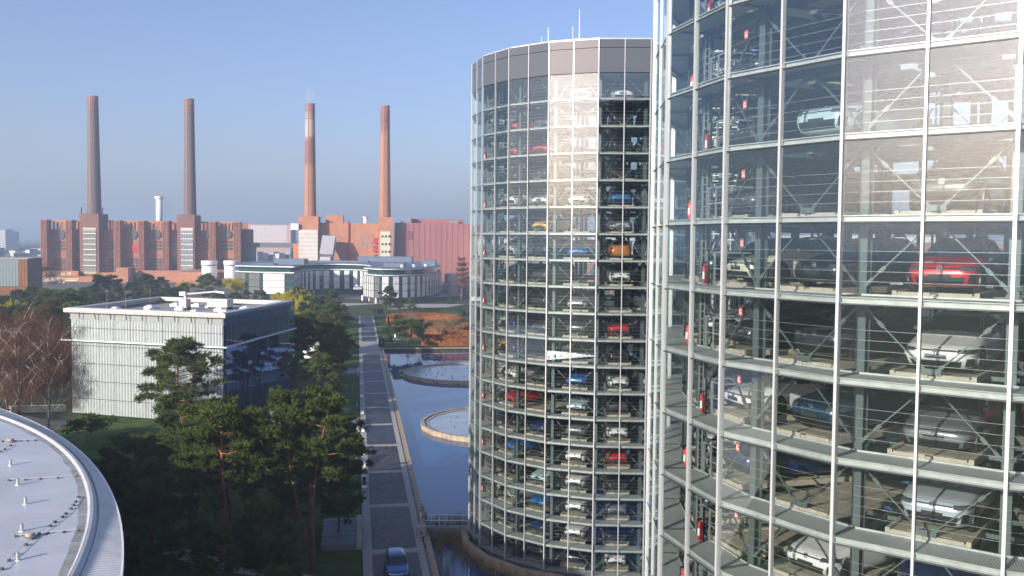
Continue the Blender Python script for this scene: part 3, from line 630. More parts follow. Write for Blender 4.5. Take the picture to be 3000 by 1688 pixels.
for nm, (cx, cy_, ph, bays, floors) in TOWERS.items():
    T = thing('car_tower', 'tall round glass car tower, %s' % ('nearer and cut off by the frame edge' if nm == 'near' else 'farther one with antennas on its roof'), 'tower', (cx, cy_, 0), 0, 'glass car towers')
    towers[nm] = T
    rest = {k: MB() for k in ('pane', 'edge_beam', 'walkway', 'brace', 'safety_wires', 'car_pallet')}
    for k in KS:
        z = Z0 + k * FH
        for bq in range(NB):
            bb = bq if bq < 12 else bq - NB
            ang = ph + (bb + .5) * 2 * PI / NB; rz = ang - PI / 2
            ux, uy = math.cos(ang), math.sin(ang)
            seen = bb in bays and k in floors
            bm_ = 'bu' if (k % 2) else 'bd'
            if seen:
                for sx in (-1, 1):
                    obj('pane', ME['pane'], T, (AP * ux - sx * 1.005 * uy, AP * uy + sx * 1.005 * ux, z), rz + rnd.gauss(0, .0025))
                for key, n_ in (('edge', 'edge_beam'), ('tran', 'transom'), ('walk', 'walkway'), (bm_, 'brace'), ('cab', 'safety_wires')):
                    obj(n_, ME[key], T, (0, 0, z), rz)
                if nm == 'near': obj('kick_plate', ME['kick'], T, (0, 0, z), rz)
                if bb > bays[0]: obj('car_pallet', ME['pal'], T, (0, 0, z), rz)
                else: obj('stair_flight', ME['stair'], T, (0, 0, z), rz)
                if bb == (-1 if nm == 'near' else 0): obj('guard_rail', ME['rail'], T, (0, 0, z), ph + (.35 if nm == 'near' else .62) * 2 * PI / NB - PI / 2)
            else:
                M = bayM(ang, z)
                for sx in (-1, 1): rest['pane'].merge(M_pane, M @ Matrix.Translation((sx * 1.005, AP, 0)))
                rest['edge_beam'].merge(M_edge, M); rest['edge_beam'].merge(M_tran, M); rest['walkway'].merge(M_walk, M)
                rest['brace'].merge(M_brU if k % 2 else M_brD, M); rest['safety_wires'].merge(M_cab, M); rest['car_pallet'].merge(M_pal, M)
        obj('floor_frame', ME['frame'], T, (0, 0, z), ph)
    for n_, m in (('pane', tower_glass), ('edge_beam', edgem), ('walkway', grat), ('brace', steel), ('safety_wires', cable), ('car_pallet', palletm)):
        o = rest[n_].build(n_, m, T); o['kind'] = 'stuff'
    for i in range(NB):
        a = ph + i * 2 * PI / NB; c, s_ = math.cos(a), math.sin(a)
        obj('column', ME['col'], T, (RC * c, RC * s_, 0), a - PI / 2); obj('inner_column', ME['icol'], T, (6.5 * c, 6.5 * s_, 0), a)
        obj('mullion', ME['mul'], T, (RT * c, RT * s_, 0), a - PI / 2)
        a += PI / NB; c, s_ = math.cos(a), math.sin(a)
        obj('mullion', ME['mulm'], T, (AP * c, AP * s_, 0), a - PI / 2)
        zt = Z0 + 6 * FH
        for sx in (-1, 1):
            for key in ('clad', 'clad2'): obj('cladding_panel', ME[key], T, (AP * c - sx * 1.005 * s_, AP * s_ + sx * 1.005 * c, zt), a - PI / 2)
    o = MB().prism([(p[0], p[1]) for p in poly], zt - .02, zt + .25).build('roof_slab', mat('roof_grey', (.22, .23, .24), .8), T, rz=ph)
    MB().prism([(p[0] * 1.005, p[1] * 1.005) for p in poly], TOPZ, TOPZ + .12).build('roof_cap', edgem, T, rz=ph)
    MB().prism([(p[0] * 1.01, p[1] * 1.01) for p in poly], -1.5, .36).build('plinth', mat('blue_grey_plinth', (.06, .075, .095), .5), T, rz=ph)
    mast = MB()
    for sx in (-1, 1):
        for sy in (-1, 1): mast.box(sx * 1.0 - .14, sx * 1.0 + .14, sy * .8 - .14, sy * .8 + .14, .36, zt - .05)
    for k in range(20): mast.box(-1.1, 1.1, -.05, .05, .6 + k * 2, .75 + k * 2)
    mast.build('lift_mast', darkm, T, rz=ph)
    # stone rim standing in the basin round the tower
    rim = thing('stone_rim', 'polygonal sandstone rim in the water round the %s glass tower' % nm, 'basin rim', (cx, cy_, 0), 0, 'round stone rims in the basin')
    a_in = R_(-185) if nm == 'far' else 0
    for i in range(NB):
        a0 = ph + (i - .5) * 2 * PI / NB; am = math.degrees((a0 + PI / NB + 4 * PI) % (2 * PI))
        if nm == 'far' and 160 < am < 182: continue
        obj('rim_stone', bpy.data.meshes.get('rim_stone') or MB().prism([(13.75 * math.cos(t), 13.75 * math.sin(t)) for t in (-PI / NB + .002, PI / NB - .002)] + [(13.2 * math.cos(t), 13.2 * math.sin(t)) for t in (PI / NB - .002, -PI / NB + .002)], -1.3, .26).mesh('rim_stone', stone), rim, (0, 0, 0), a0 + PI / NB)
for bb in range(-1, 4):                                  # yellow light strip under one floor edge of the near tower
    obj('light_strip', bpy.data.meshes.get('yellow_strip') or MB().box(-HW + .05, HW - .05, AP - .20, AP - .165, -.05, -.015).mesh('yellow_strip', mat('yellow_strip', (.70, .50, .08), .4)), towers['near'], (0, 0, Z0 - 2 * FH), -3.0225 + (bb + .5) * 2 * PI / NB - PI / 2)
for k in range(-6, 4):                                   # red and white fire signs on the ladder side of the near tower
    a = R_(-158.5); cx, cy_ = TOWERS['near'][:2]
    o = thing('fire_sign', 'small red and white fire sign on level %s of the near glass tower' % NUM[k + 14], 'sign', (cx + 11.72 * math.cos(a), cy_ + 11.72 * math.sin(a), Z0 + k * FH + 1.55), a, 'fire signs in the near tower')
    obj('plate', bpy.data.meshes.get('sign_plate') or MB().box(-.01, .01, -.10, .10, -.14, .14).mesh('sign_plate', redm), o)
    obj('symbol', bpy.data.meshes.get('sign_symbol') or MB().box(.011, .014, -.06, -.02, -.09, .07).box(.011, .014, .01, .06, -.09, -.02).box(.011, .014, .02, .05, .01, .09).mesh('sign_symbol', white), o)
# antennas on the far tower
for i, (px, py0, py1, Y) in enumerate(((1697, 113, 28, 80), (1606, 121, 80, 80))):
    p = at(px, py0, Y); top = at(px, py1, Y)
    o = thing('antenna', '%s white antenna mast on the far glass tower roof' % ('taller' if i == 0 else 'shorter'), 'antenna', (p.x, p.y, TOPZ + .1), 0, 'roof antennas')
    h = top.z - TOPZ - .1; side = -.55
    MB().tube([(0, 0, 0), (0, 0, h)], [.04, .02], 6).build('mast', white, o)
    MB().tube([(0, 0, h * .35), (side, 0, h * .33), (side, 0, h * .36)], .018, 5).build('arm', white, o); MB().tube([(side, 0, h * .33), (side, 0, h * .62)], .02, 6).build('rod', white, o)
# fire extinguishers on the walkways
ext_b = MB().lathe([(.0, 0), (.085, .01), (.09, .05), (.09, .50), (.07, .57), (.03, .60), (.03, .66)], 12).mesh('cylinder', redm, True)
ext_h = MB().box(-.05, .13, -.02, .02, .66, .72).tube([(.05, 0, .68), (.13, 0, .6), (.13, 0, .2)], .015, 5).mesh('handle', black)
ext_l = MB().ring(.0925, .0905, .16, .40, 8, -1.0, 1.0).mesh('paper_label', white)
for nm, angs, ks in (('near', (-174, -167), range(-6, 4)), ('far', (-167.5, -164), range(-11, 5))):
    cx, cy_ = TOWERS[nm][:2]
    for k in ks:
        a = R_(angs[k % 2]); r = 12.0
        o = thing('fire_extinguisher', 'red fire extinguisher on level %s walkway of the %s glass tower' % (NUM[k + 14], nm), 'fire extinguisher', (cx + r * math.cos(a), cy_ + r * math.sin(a), Z0 + k * FH + .22), a, 'fire extinguishers on the walkways')
        obj('cylinder', ext_b, o); obj('handle', ext_h, o); obj('paper_label', ext_l, o); obj('bracket', bpy.data.meshes.get('bracket') or MB().box(-.14, -.09, -.03, .03, -.06, 1.1).mesh('bracket', darkm), o)

# ------------------------------------------------------------------ cars in the towers
W, K, DG, SI, GR, RD, BL, DB, LB, YE, CR, OR, TE, PB = ('white', 'black', 'dark grey', 'silver', 'grey', 'red', 'blue', 'dark blue', 'light blue', 'yellow', 'cream', 'orange', 'teal', 'pale blue')
N_ = None
FAR = {5: {0: N_, 1: N_, 2: N_, 3: W, 4: W}, 4: {0: K, 1: RD, 2: DG, 3: N_, 4: K, 5: DG}, 3: {0: K, 1: RD, 2: RD, 3: N_, 4: K, 5: W}, 2: {0: K, 1: K, 2: K, 3: N_, 4: K, 5: K},
       1: {0: SI, 1: W, 2: W, 3: W, 4: BL, 5: W}, 0: {0: K, 1: K, 2: YE, 3: N_, 4: SI, 5: GR}, -1: {0: SI, 1: SI, 2: K, 3: BL, 4: OR, 5: W}, -2: {0: BL, 1: K, 2: DG, 3: N_, 4: W, 5: K},
       -3: {0: TE, 1: K, 2: K, 3: SI, 4: N_, 5: W}, -4: {0: W, 1: DB, 2: DG, 3: DG, 4: RD, 5: DG}, -5: {0: YE, 1: K, 2: N_, 3: K, 4: K, 5: K}, -6: {0: W, 1: W, 2: DG, 3: BL, 4: W, 5: W},
       -7: {0: SI, 1: RD, 2: N_, 3: LB, 4: DG, 5: DB}, -8: {0: DB, 1: K, 2: DB, 3: GR, 4: W, 5: SI}, -9: {0: K, 1: BL, 2: K, 3: W, 4: RD, 5: RD}, -10: {0: K, 1: K, 2: LB, 3: W, 4: K, 5: DG},
       -11: {0: W, 1: SI, 2: BL, 3: W, 4: GR, 5: DB}, -12: {0: K, 1: K, 2: DB, 3: W, 4: K, 5: K}, -13: {0: K, 1: K, 2: K, 3: K, 4: W, 5: W}}
NEAR = {3: {-1: K, 0: K, 1: DG}, 2: {-1: W, 0: K}, 1: {-1: W, 0: K, 1: LB}, 0: {-1: K, 0: DG, 2: DG}, -1: {-1: K, 0: CR, 1: K, 2: RD, 3: K}, -2: {-1: W, 0: K, 1: K, 2: W, 3: K}, -3: {-1: GR, 0: W, 1: TE, 2: GR, 3: RD},
        -4: {-1: W, 0: DB, 2: PB, 3: RD}, -5: {-1: K, 1: W, 2: DB, 3: GR}, -6: {0: W, 1: DG, 2: K}}
STY = {('near', -1, 2): 'hatchback', ('near', -2, 2): 'saloon', ('near', -3, 2): 'saloon', ('near', -4, 2): 'suv', ('near', 1, 1): 'suv', ('near', 0, 2): 'suv', ('near', -1, 0): 'saloon', ('near', -1, 1): 'hatchback',
       ('near', -2, 1): 'suv', ('near', -5, 1): 'hatchback', ('near', -3, 0): 'saloon', ('near', -3, 1): 'suv', ('near', 0, 0): 'saloon', ('far', 0, 2): 'hatchback'}
BAYN = {-1: 'first', 0: 'second', 1: 'third', 2: 'fourth', 3: 'fifth', 4: 'sixth', 5: 'seventh'}
for nm, tab in (('far', FAR), ('near', NEAR)):
    cx, cy_, ph = TOWERS[nm][:3]
    for k, row in tab.items():
        for bb, colr in row.items():
            if colr is None: continue
            cs = STY.get((nm, k, bb)) or rnd.choice(['hatchback', 'hatchback', 'suv', 'suv', 'saloon'])
            ang = ph + (bb + .5) * 2 * PI / NB; Ln = CARS[cs]['L'][3][1]
            r = 11.27 - Ln + rnd.uniform(-.12, .06); rear = (nm, k, bb) == ('far', -1, 4)
            make_car(cs, PAL[colr], '%s %s on level %s of the %s glass tower, %s bay from left edge' % (colr, cs, NUM[k + 14], nm, BAYN[bb]),
                     (cx + r * math.cos(ang), cy_ + r * math.sin(ang), Z0 + k * FH + .275), ang + (PI if rear else 0) + rnd.uniform(-.012, .012), 0 if nm == 'near' else (1 if not rear else 0), 'cars parked in the glass towers')
    # cars glimpsed through the tower in the bays on its far side
    ks = range(-13, 5) if nm == 'far' else range(-6, 4)
    for k in ks:
        for bb in (9, 11, 12, 13, 14) if nm == 'far' else (8, 9, 10, 11, 12):
            if rnd.random() > (.42 if nm == 'far' else .55): continue
            cs = rnd.choice(['hatchback', 'suv', 'suv']); colr = rnd.choice([W, K, DG, SI, K, GR, DB, RD])
            ang = ph + (bb + .5) * 2 * PI / NB; r = 11.1 - CARS[cs]['L'][3][1]
            make_car(cs, PAL[colr], '%s %s seen through level %s of %s glass tower, rear bay %s' % (colr, cs, NUM[k + 14], nm, NUM[bb]),
                     (cx + r * math.cos(ang), cy_ + r * math.sin(ang), Z0 + k * FH + .275), ang, 2, 'cars parked at the back of the glass towers')
# the car driving on the promenade
p = pm(0.6, -.05, .064)
make_car('suv', (.006, .06, .28), 'dark blue car driving towards the camera on the promenade paving', (p.x, p.y, p.z), PRZ - PI / 2 + .03, 0)

# ------------------------------------------------------------------ round basins between the towers and the hotel
wetm = mat('wet_pale_stone', (0.30, 0.33, 0.36), 0.12, var=0.22, scale=0.25, bump=0.12, bscale=3, spec=0.6)
dot = MB().lathe([(.09, 0), (.09, .12), (.05, .16)], 8).mesh('jet_nozzle', darkm)
for (cx, cy_), wh in (((0.16, 139.6), 'nearer'), ((-8.74, 192.9), 'farther')):
    o = thing('round_basin', 'flat round basin with low stone rim standing in the pool, the %s one' % wh, 'basin', (cx, cy_, 0), 0, 'round basins in the pool')
    MB().lathe([(13.25, -1.2), (13.25, -.12)], 40).build('basin_floor', wetm, o)
    for i in range(NB): obj('rim_stone', bpy.data.meshes['rim_stone'], o, (0, 0, -.12), -3.02 + i * 2 * PI / NB)
    for i in range(NB): obj('inner_kerb', bpy.data.meshes.get('inner_kerb') or MB().prism([(13.1 * math.cos(t), 13.1 * math.sin(t)) for t in (-PI / NB, PI / NB)] + [(12.65 * math.cos(t), 12.65 * math.sin(t)) for t in (PI / NB, -PI / NB)], -.2, -.02).mesh('inner_kerb', concrete), o, (0, 0, 0), -3.02 + i * 2 * PI / NB)
    for i in range(30):
        a = i * 2 * PI / 30; r = 9.2 if i % 2 else 6.5
        obj('jet_nozzle', dot, o, (r * math.cos(a), r * math.sin(a), -.12))

# ------------------------------------------------------------------ glass pavilion (cube with profiled glass walls)
ZT = 16.3
FL, FR, BR = Vector((-68.4, 142.5)), Vector((-41.05, 133.9)), Vector((-38.1, 164.2)); BLc = FL + BR - FR
pav = thing('glass_pavilion', 'large cube shaped glass pavilion with pale ribbed front and dark blue side', 'building', (FR.x, FR.y, 0))
def P_(v): return (v.x - FR.x, v.y - FR.y)
cen = (FL + BR) / 2
def inset(v, d): return v + (cen - v).normalized() * d
plankm = bpy.data.materials.new('profiled_glass_plank'); plankm.use_nodes = True
n = plankm.node_tree.nodes; L = plankm.node_tree.links; b = n['Principled BSDF']; b.inputs['Roughness'].default_value = .35
tc = n.new('ShaderNodeTexCoord'); nz = n.new('ShaderNodeTexNoise'); nz.inputs['Scale'].default_value = 1.0; nz.inputs['Detail'].default_value = 4
oi = n.new('ShaderNodeObjectInfo'); ad = n.new('ShaderNodeVectorMath'); ad.operation = 'ADD'; L.new(tc.outputs['Object'], ad.inputs[0]); L.new(oi.outputs['Location'], ad.inputs[1]); L.new(ad.outputs[0], nz.inputs['Vector'])
rp = n.new('ShaderNodeValToRGB'); rp.color_ramp.elements[0].color = (.40, .435, .44, 1); rp.color_ramp.elements[1].color = (.56, .585, .585, 1); L.new(nz.outputs['Fac'], rp.inputs[0]); L.new(rp.outputs[0], b.inputs['Base Color'])
bluem = mat('blue_reflection_cladding', (.003, .014, .07), .3, var=.2, scale=1)  # dark panels, the wall's deep blue reflection painted into their colour
pavglass = glass('pavilion_glass', (0.965, 0.975, 0.975), 0.035, 0.0, wav=0.05, wscale=.5)
sideglass = glass('pavilion_side_glass', (0.45, 0.62, 0.95), 0.10, 0.0, wav=0.16, wscale=.45)  # tint deepened to imitate the blue mirrored in this wall
core = [P_(inset(v, 1.9)) for v in (FL, FR, BR, BLc)]
MB().prism(core, 0, ZT - 1.0).build('core_wall', mat('core_grey', (.22, .24, .25), .7), pav)
def wall(p, q, npl, m, gm, ncol, frontal):
    d = (q - p); Ln = d.length; d = d / Ln; nn = Vector((d.y, -d.x)); a = math.atan2(d.y, d.x); off = -.75
    pw = (Ln - 1.6) / npl
    pme = MB().add([(-pw / 2 + .028, -.02, .2), (-pw / 6, -.10, .2), (pw / 6, -.10, .2), (pw / 2 - .028, -.02, .2), (pw / 2 - .028, .05, .2), (-pw / 2 + .028, .05, .2)] + [(-pw / 2 + .028, -.02, ZT - 1.75), (-pw / 6, -.10, ZT - 1.75), (pw / 6, -.10, ZT - 1.75), (pw / 2 - .028, -.02, ZT - 1.75), (pw / 2 - .028, .05, ZT - 1.75), (-pw / 2 + .028, .05, ZT - 1.75)], [(i, (i + 1) % 6, 6 + (i + 1) % 6, 6 + i) for i in range(6)]).mesh('glass_plank', m)
    for i in range(npl):
        c = p + d * (.8 + pw * (i + .5)) + nn * off; obj('glass_plank', pme, pav, (*P_(c), 0), a)
    cw = (Ln - .2) / ncol; zs = [0.3, 2.6, 5.3, 8.0, 10.7, 13.4, 16.0 - .05]
    gm_me = {}
    for j in range(len(zs) - 1):
        hgt = zs[j + 1] - zs[j]
        key = round(hgt, 3)
        if key not in gm_me: gm_me[key] = MB().box(-cw / 2 + .02, cw / 2 - .02, -.012, .012, .02, hgt - .02).mesh('outer_pane', gm)
        for i in range(ncol):
            c = p + d * (.1 + cw * (i + .5)); obj('outer_pane', gm_me[key], pav, (*P_(c), zs[j]), a)
        if j:
            c = p + d * (Ln / 2) + nn * -.35
            MB().box(-Ln / 2 + .3, Ln / 2 - .3, -.02, .02, -.022, .022).build('wind_rail', mat('slim_dark_rail', (.12, .13, .13), .4, .5), pav, loc=(*P_(c), zs[j]), rz=a)
    rod = MB().tube([(0, 0, .3), (0, 0, ZT - .5)], .03, 5).mesh('tension_rod', alu)
    sp = MB()
    for t in range(4):
        an = PI / 4 + t * PI / 2; sp.bar((0, 0, 0), (.14 * math.cos(an), -.08, .14 * math.sin(an)), .02, .02)
    sp = sp.mesh('spider_fitting', alu)
    for i in range(1, ncol):
        c = p + d * (.1 + cw * i) + nn * -.2; obj('tension_rod', rod, pav, (*P_(c), 0), a)
        for j in range(1, 7): obj('spider_fitting', sp, pav, (*P_(c), .3 + j * 2.66 - 1.3), a)
        MB().bar((0, -.2, ZT - .55), (0, -.02, ZT - 1.5), .1, .08, up=(1, 0, 0)).build('bracket', darkm, pav, loc=(*P_(c), 0), rz=a)
    c = (p + q) / 2 + nn * .12
    MB().box(-Ln / 2 - .35, Ln / 2 + .35, -.14, .14, 11.38, 11.58).build('band_rail', alu, pav, loc=(*P_(c), 0), rz=a)
    MB().box(-Ln / 2 + .7, Ln / 2 - .7, -.10, .10, ZT - 1.75, ZT - .62).build('gutter_panel', mat('gutter_grey', (.33, .34, .34), .6), pav, loc=P_((p + q) / 2 + nn * -.75) + (0,), rz=a)
wall(FL, FR, 52, plankm, pavglass, 10, True)
wall(FR, BR, 52, bluem, sideglass, 12, False)
fasc = mat('beige_fascia', (.44, .415, .38), .6, var=.05, scale=1)
ou = [FL, FR, BR, BLc]; inn = [inset(v, 2.6) for v in ou]
for i in range(4):
    a, b_, c, d = ou[i], ou[(i + 1) % 4], inn[(i + 1) % 4], inn[i]
    MB().prism([P_(x) for x in (a, b_, c, d)], ZT - .62, ZT).build('roof_edge', fasc if i != 1 else mat('shaded_fascia', (.17, .19, .22), .5), pav)  # roof edge on the side away from the sun painted darker as shade
    MB().prism([P_(x) for x in (inset(a, .5), inset(b_, .5), inset(c, -.3), inset(d, -.3))], ZT, ZT + .06).build('roof_sheet', mat('roof_zinc', (.46, .48, .50), .4, .4, var=.1, scale=.4), pav)
MB().prism([P_(inset(v, 2.5)) for v in ou], ZT - 1.3, ZT - .95).build('roof_deck', mat('roof_gravel', (.27, .27, .265), .9, var=.12, scale=1.2), pav)
dome = MB().box(-.75, .75, -.75, .75, 0, .35).add([(-.7, -.7, .35), (.7, -.7, .35), (.7, .7, .35), (-.7, .7, .35), (-.3, -.3, .62), (.3, -.3, .62), (.3, .3, .62), (-.3, .3, .62)], [(0, 1, 5, 4), (1, 2, 6, 5), (2, 3, 7, 6), (3, 0, 4, 7), (4, 5, 6, 7)]).mesh('rooflight', white)
ue, ve = (FR - FL).normalized(), (BR - FR).normalized()
k = 0
for (u, v) in ((.14, .3), (.25, .5), (.36, .3), (.47, .48), (.57, .68), (.66, .3), (.72, .5), (.82, .36), (.44, .74), (.3, .72), (.83, .62)):
    k += 1; p = FL + (FR - FL) * u + (BR - FR) * v
    obj('rooflight', dome, pav, (*P_(p), ZT - .94), math.atan2(ue.y, ue.x))
p = FL + (FR - FL) * .66 + (BR - FR) * .62
hv = thing('ventilation_unit', 'white box shaped ventilation unit on the glass pavilion roof', 'ventilation unit', (p.x, p.y, ZT - .94), math.atan2(ue.y, ue.x))
MB().box(-1.9, 1.9, -.9, .9, .4, 1.7).build('casing', mat('unit_grey', (.58, .58, .57), .5), hv); MB().box(-1.8, 1.8, -.8, .8, 0, .4).build('base', darkm, hv)
MB().box(-1.7, 1.6, -.92, -.901, 1.3, 1.38).build('rail', darkm, hv)
p = FL + (FR - FL) * .49 + (BR - FR) * .5
cr_ = thing('roof_crane', 'grey facade maintenance crane with long arm on the glass pavilion roof', 'crane', (p.x, p.y, ZT - .94), math.atan2(ue.y, ue.x))
gpaint = mat('machine_grey', (.42, .42, .41), .5)
MB().box(-.9, .5, -.6, .6, .4, 1.8).build('housing', gpaint, cr_); MB().box(-.8, .6, -.5, .5, 0, .4).build('base', darkm, cr_)
MB().box(-.2, .2, -.2, .2, 1.8, 2.5).build('column', gpaint, cr_); MB().bar((0, 0, 2.6), (5.2, .8, 3.1), .2, .24).build('arm', gpaint, cr_); MB().box(-1.0, .2, -.35, .35, 2.3, 3.0).build('counterweight', gpaint, cr_)
MB().bar((5.1, .8, 3.1), (6.4, 1.4, 2.9), .5, .3).build('head', white, cr_)
k = 0
for (u, v, h) in ((.18, .15, 3.4), (.27, .2, 3.8), (.4, .25, 4.2), (.56, .35, 3.2), (.62, .28, 3.4), (.75, .75, 3.6), (.36, .8, 5)):
    k += 1; p = FL + (FR - FL) * u + (BR - FR) * v
    o = thing('lightning_rod', 'thin lightning rod on the glass pavilion roof, %s from its left corner' % ORD[k], 'lightning rod', (p.x, p.y, ZT - .94), 0, 'lightning rods on the pavilion roof')
    MB().tube([(0, 0, 0), (0, 0, h)], [.035, .015], 5).build('rod', mat('copper_rod', (.35, .22, .18), .4, .6), o); MB().box(-.15, .15, -.15, .15, 0, .1).build('foot', concrete, o)
for i, (px, py, Y, h, rr) in enumerate(((819, 1245, 128, 3.4, .62), (804, 1255, 124, 2.6, .62))):
    q = at(px, py, Y)
    o = thing('vent_stack', '%s louvred steel ventilation cylinder beside the dark blue pavilion wall' % ('taller' if i == 0 else 'shorter'), 'vent', (q.x, q.y, 0), 0, 'steel ventilation cylinders')
    stl = mat('brushed_steel', (.55, .56, .57), .28, .8)
    MB().lathe([(rr, 0), (rr, h + q.z - .9)], 20).build('shaft', stl, o)
    for j in range(6): MB().lathe([(rr * .98, 0), (rr * 1.06, .03), (rr * 1.06, .09), (rr * .98, .12)], 20).build('louvre', stl, o, loc=(0, 0, h + q.z - .88 + j * .17))
    MB().lathe([(rr * .9, 0), (rr * .9, .95)], 16).build('core', black, o, loc=(0, 0, h + q.z - .9)); MB().lathe([(rr * 1.05, 0), (rr * 1.05, .06), (rr * .6, .14)], 20).build('cap', stl, o, loc=(0, 0, h + q.z + .1))

# ------------------------------------------------------------------ round-roofed building in the left foreground
ZR = 12.5
s_ = (27 - ZR) / (27 - 11)
s_i, s_o = (27 - ZR - .26) / 16, (27 - ZR + .25) / 16
OC, ORr = Vector((-121.27, 4.88)) * s_o, 109.88 * s_o
IC, IRr = Vector((-100.35, 21.6)) * s_i, 82.45 * s_i
rb = thing('round_roof_building', 'low curved building with pale blue membrane roof and ribbed metal rim', 'building', (0, 0, 0))
def arc(c, r, a0, a1, n): return [c + Vector((math.cos(R_(a0 + (a1 - a0) * i / n)), math.sin(R_(a0 + (a1 - a0) * i / n)))) * r for i in range(n + 1)]
def zip_arcs(A, B, z0, z1, mb=None):
    mb = mb or MB(); n = len(A)
    vs = [(p.x, p.y, z0) for p in A] + [(p.x, p.y, z1) for p in B]
    return mb.add(vs, [(i, i + 1, n + i + 1, n + i) for i in range(n - 1)])
NA = 60
Oo = arc(OC, ORr, 18.6, 74, NA)
def on_inner(p, c=IC, r=IRr):
    d = (p - OC).normalized(); q = p - c; bq = q.dot(d); t = -bq + math.sqrt(max(0, bq * bq - (q.length_squared - r * r))); return p + d * t
Io = [on_inner(p) for p in Oo]; I2 = [on_inner(p, IC, IRr - .12) for p in Oo]; I3 = [on_inner(p, IC, IRr + .16) for p in Oo]
memb = mat('pale_roof_membrane', (.52, .555, .61), .45, col2=(.40, .43, .47), scale=.16, bump=.10, bscale=.5)
rd = MB(); rd.add([(p.x, p.y, ZR + .1) for p in I2] + [(-80, 36.4, ZR + .1)], [tuple(range(len(I2) + 1))]); rd.build('roof_membrane', memb, rb)
par = mat('parapet_sheet', (.50, .51, .52), .45, .3, var=.08, scale=.6)
I4 = [on_inner(p, IC, IRr + .42) for p in Oo]
pb = MB(); zip_arcs(I2, Io, ZR + .1, ZR + .26, pb); zip_arcs(Io, I3, ZR + .26, ZR + .25, pb); zip_arcs(I3, I4, ZR + .25, ZR - .02, pb); pb.build('parapet', par, rb, smooth=False)
gutter = MB(); I4b = [on_inner(p, IC, IRr + .62) for p in Oo]; zip_arcs(I4, I4b, ZR - .015, ZR - .02, gutter); gutter.build('gutter', mat('gutter_blue', (.30, .36, .44), .35, .3), rb)
ribm = mat('ribbed_metal_sheet', (.58, .60, .63), .38, .4, var=.1, scale=.8)
NR = 420; Or = arc(OC, ORr, 18.6, 74, NR)
def rib_strip(i0, i1, nm):
    mb = MB()
    for i in range(i0, i1):
        p, q = Or[i], Or[i + 1]; a, b_ = on_inner(p, IC, IRr + .42), on_inner(q, IC, IRr + .42)
        def L4(t): return p.lerp(q, t), a.lerp(b_, t)
        pts = [(0, 0), (.12, .13), (.42, .13), (.54, 0), (1, 0)]
        vs = []
        for t, z in pts: o_, i_ = L4(t); vs += [(o_.x, o_.y, ZR - .27 + z), (i_.x, i_.y, ZR - .02 + z)]
        mb.add(vs, [(2 * j, 2 * j + 2, 2 * j + 3, 2 * j + 1) for j in range(4)])
    return mb.build(nm, ribm, rb)
for j in range(0, NR, 14): rib_strip(j, min(NR, j + 14), 'roof_panel')
eb = MB(); O2 = arc(OC, ORr + .12, 18.6, 74, NA); zip_arcs(Oo, O2, ZR - .15, ZR - .15, eb); zip_arcs(O2, O2, ZR - .15, ZR - .75, eb); eb.build('eaves_trim', white, rb)
wl = MB(); O3 = arc(OC, ORr - 1.8, 18.6, 74, NA); zip_arcs(O3, O3, ZR - .5, 0, wl); zip_arcs(O2, O3, ZR - .75, ZR - .75, wl); wl.build('glass_wall', mat('dark_glass_wall', (.03, .04, .045), .1), rb)
for i in range(0, NA, 1): p = O3[i]; obj('wall_post', bpy.data.meshes.get('wall_post') or MB().box(-.06, .06, -.06, .06, 0, ZR - .76).mesh('wall_post', white), rb, (p.x + .1, p.y, 0))
seamm = mat('membrane_seam', (.42, .45, .50), .5)
for i in range(2, NA - 2, 3):                           # welded seams running in from the parapet
    p = I2[i]; d_ = (p - OC).normalized(); q_ = p - d_ * min(20, max(.5, (p.y - 37.2) / max(.05, d_.y))); MB().bar((p.x, p.y, ZR + .104), (q_.x, q_.y, ZR + .104), .10, .008).build('membrane_seam', seamm, rb)
dm_ = MB(); I5 = [on_inner(p, IC, IRr - .15) for p in Oo]; I6 = [on_inner(p, IC, IRr - .42 - .2 * rnd.random()) for p in Oo]; zip_arcs(I5, I6, ZR + .103, ZR + .103, dm_); dm_.build('edge_strip', mat('dirty_membrane', (.36, .38, .38), .6, col2=(.20, .20, .17), scale=1.4), rb)
p, q_ = O2[0], Vector((-80, 36.4)); MB().add([(p.x, p.y, 0), (q_.x, q_.y, 0), (q_.x, q_.y, ZR + .1), (p.x, p.y, ZR - .2)], [(0, 1, 2, 3)]).build('end_wall', concrete, rb)
p, q_ = O2[-1], Vector((-80, 36.4)); MB().add([(p.x, p.y, 0), (q_.x, q_.y, 0), (q_.x, q_.y, ZR + .1), (p.x, p.y, ZR - .2)], [(0, 1, 2, 3)]).build('end_wall', concrete, rb)
# roof furniture: vent pipes, walkway blocks of the lightning wire, drain hats
def rp_(zx, zy): return gp(zx / 2.8525, 1180 + zy / 2.8525, ZR + .1)
for i, (x, y) in enumerate(((87, 525), (148, 688), (212, 848), (182, 1075), (148, 1318))):
    p = rp_(x, y); o = thing('vent_pipe', 'short steel vent pipe on the round pale roof, %s from the far edge' % ORD[i + 1], 'vent pipe', p, 0, 'vent pipes on the round roof')
    MB().lathe([(.085, 0), (.085, .38)], 10).build('pipe', mat('pipe_steel', (.5, .5, .5), .3, .7), o); MB().lathe([(.15, 0), (.12, .03)], 12).build('collar', white, o)
for i, (x, y) in enumerate(((88, 328), (250, 1128))):
    p = rp_(x, y); o = thing('roof_drain', 'flat round drain hat on the pale roof, %s' % ('far one' if i == 0 else 'near one'), 'roof drain', p, 0, 'roof drains')
    MB().lathe([(.36, 0), (.36, .05), (.24, .10)], 16).build('flange', mat('worn_lead', (.22, .20, .17), .7), o); MB().lathe([(.2, .1), (.22, .2), (.15, .24)], 14).build('hat', concrete, o)
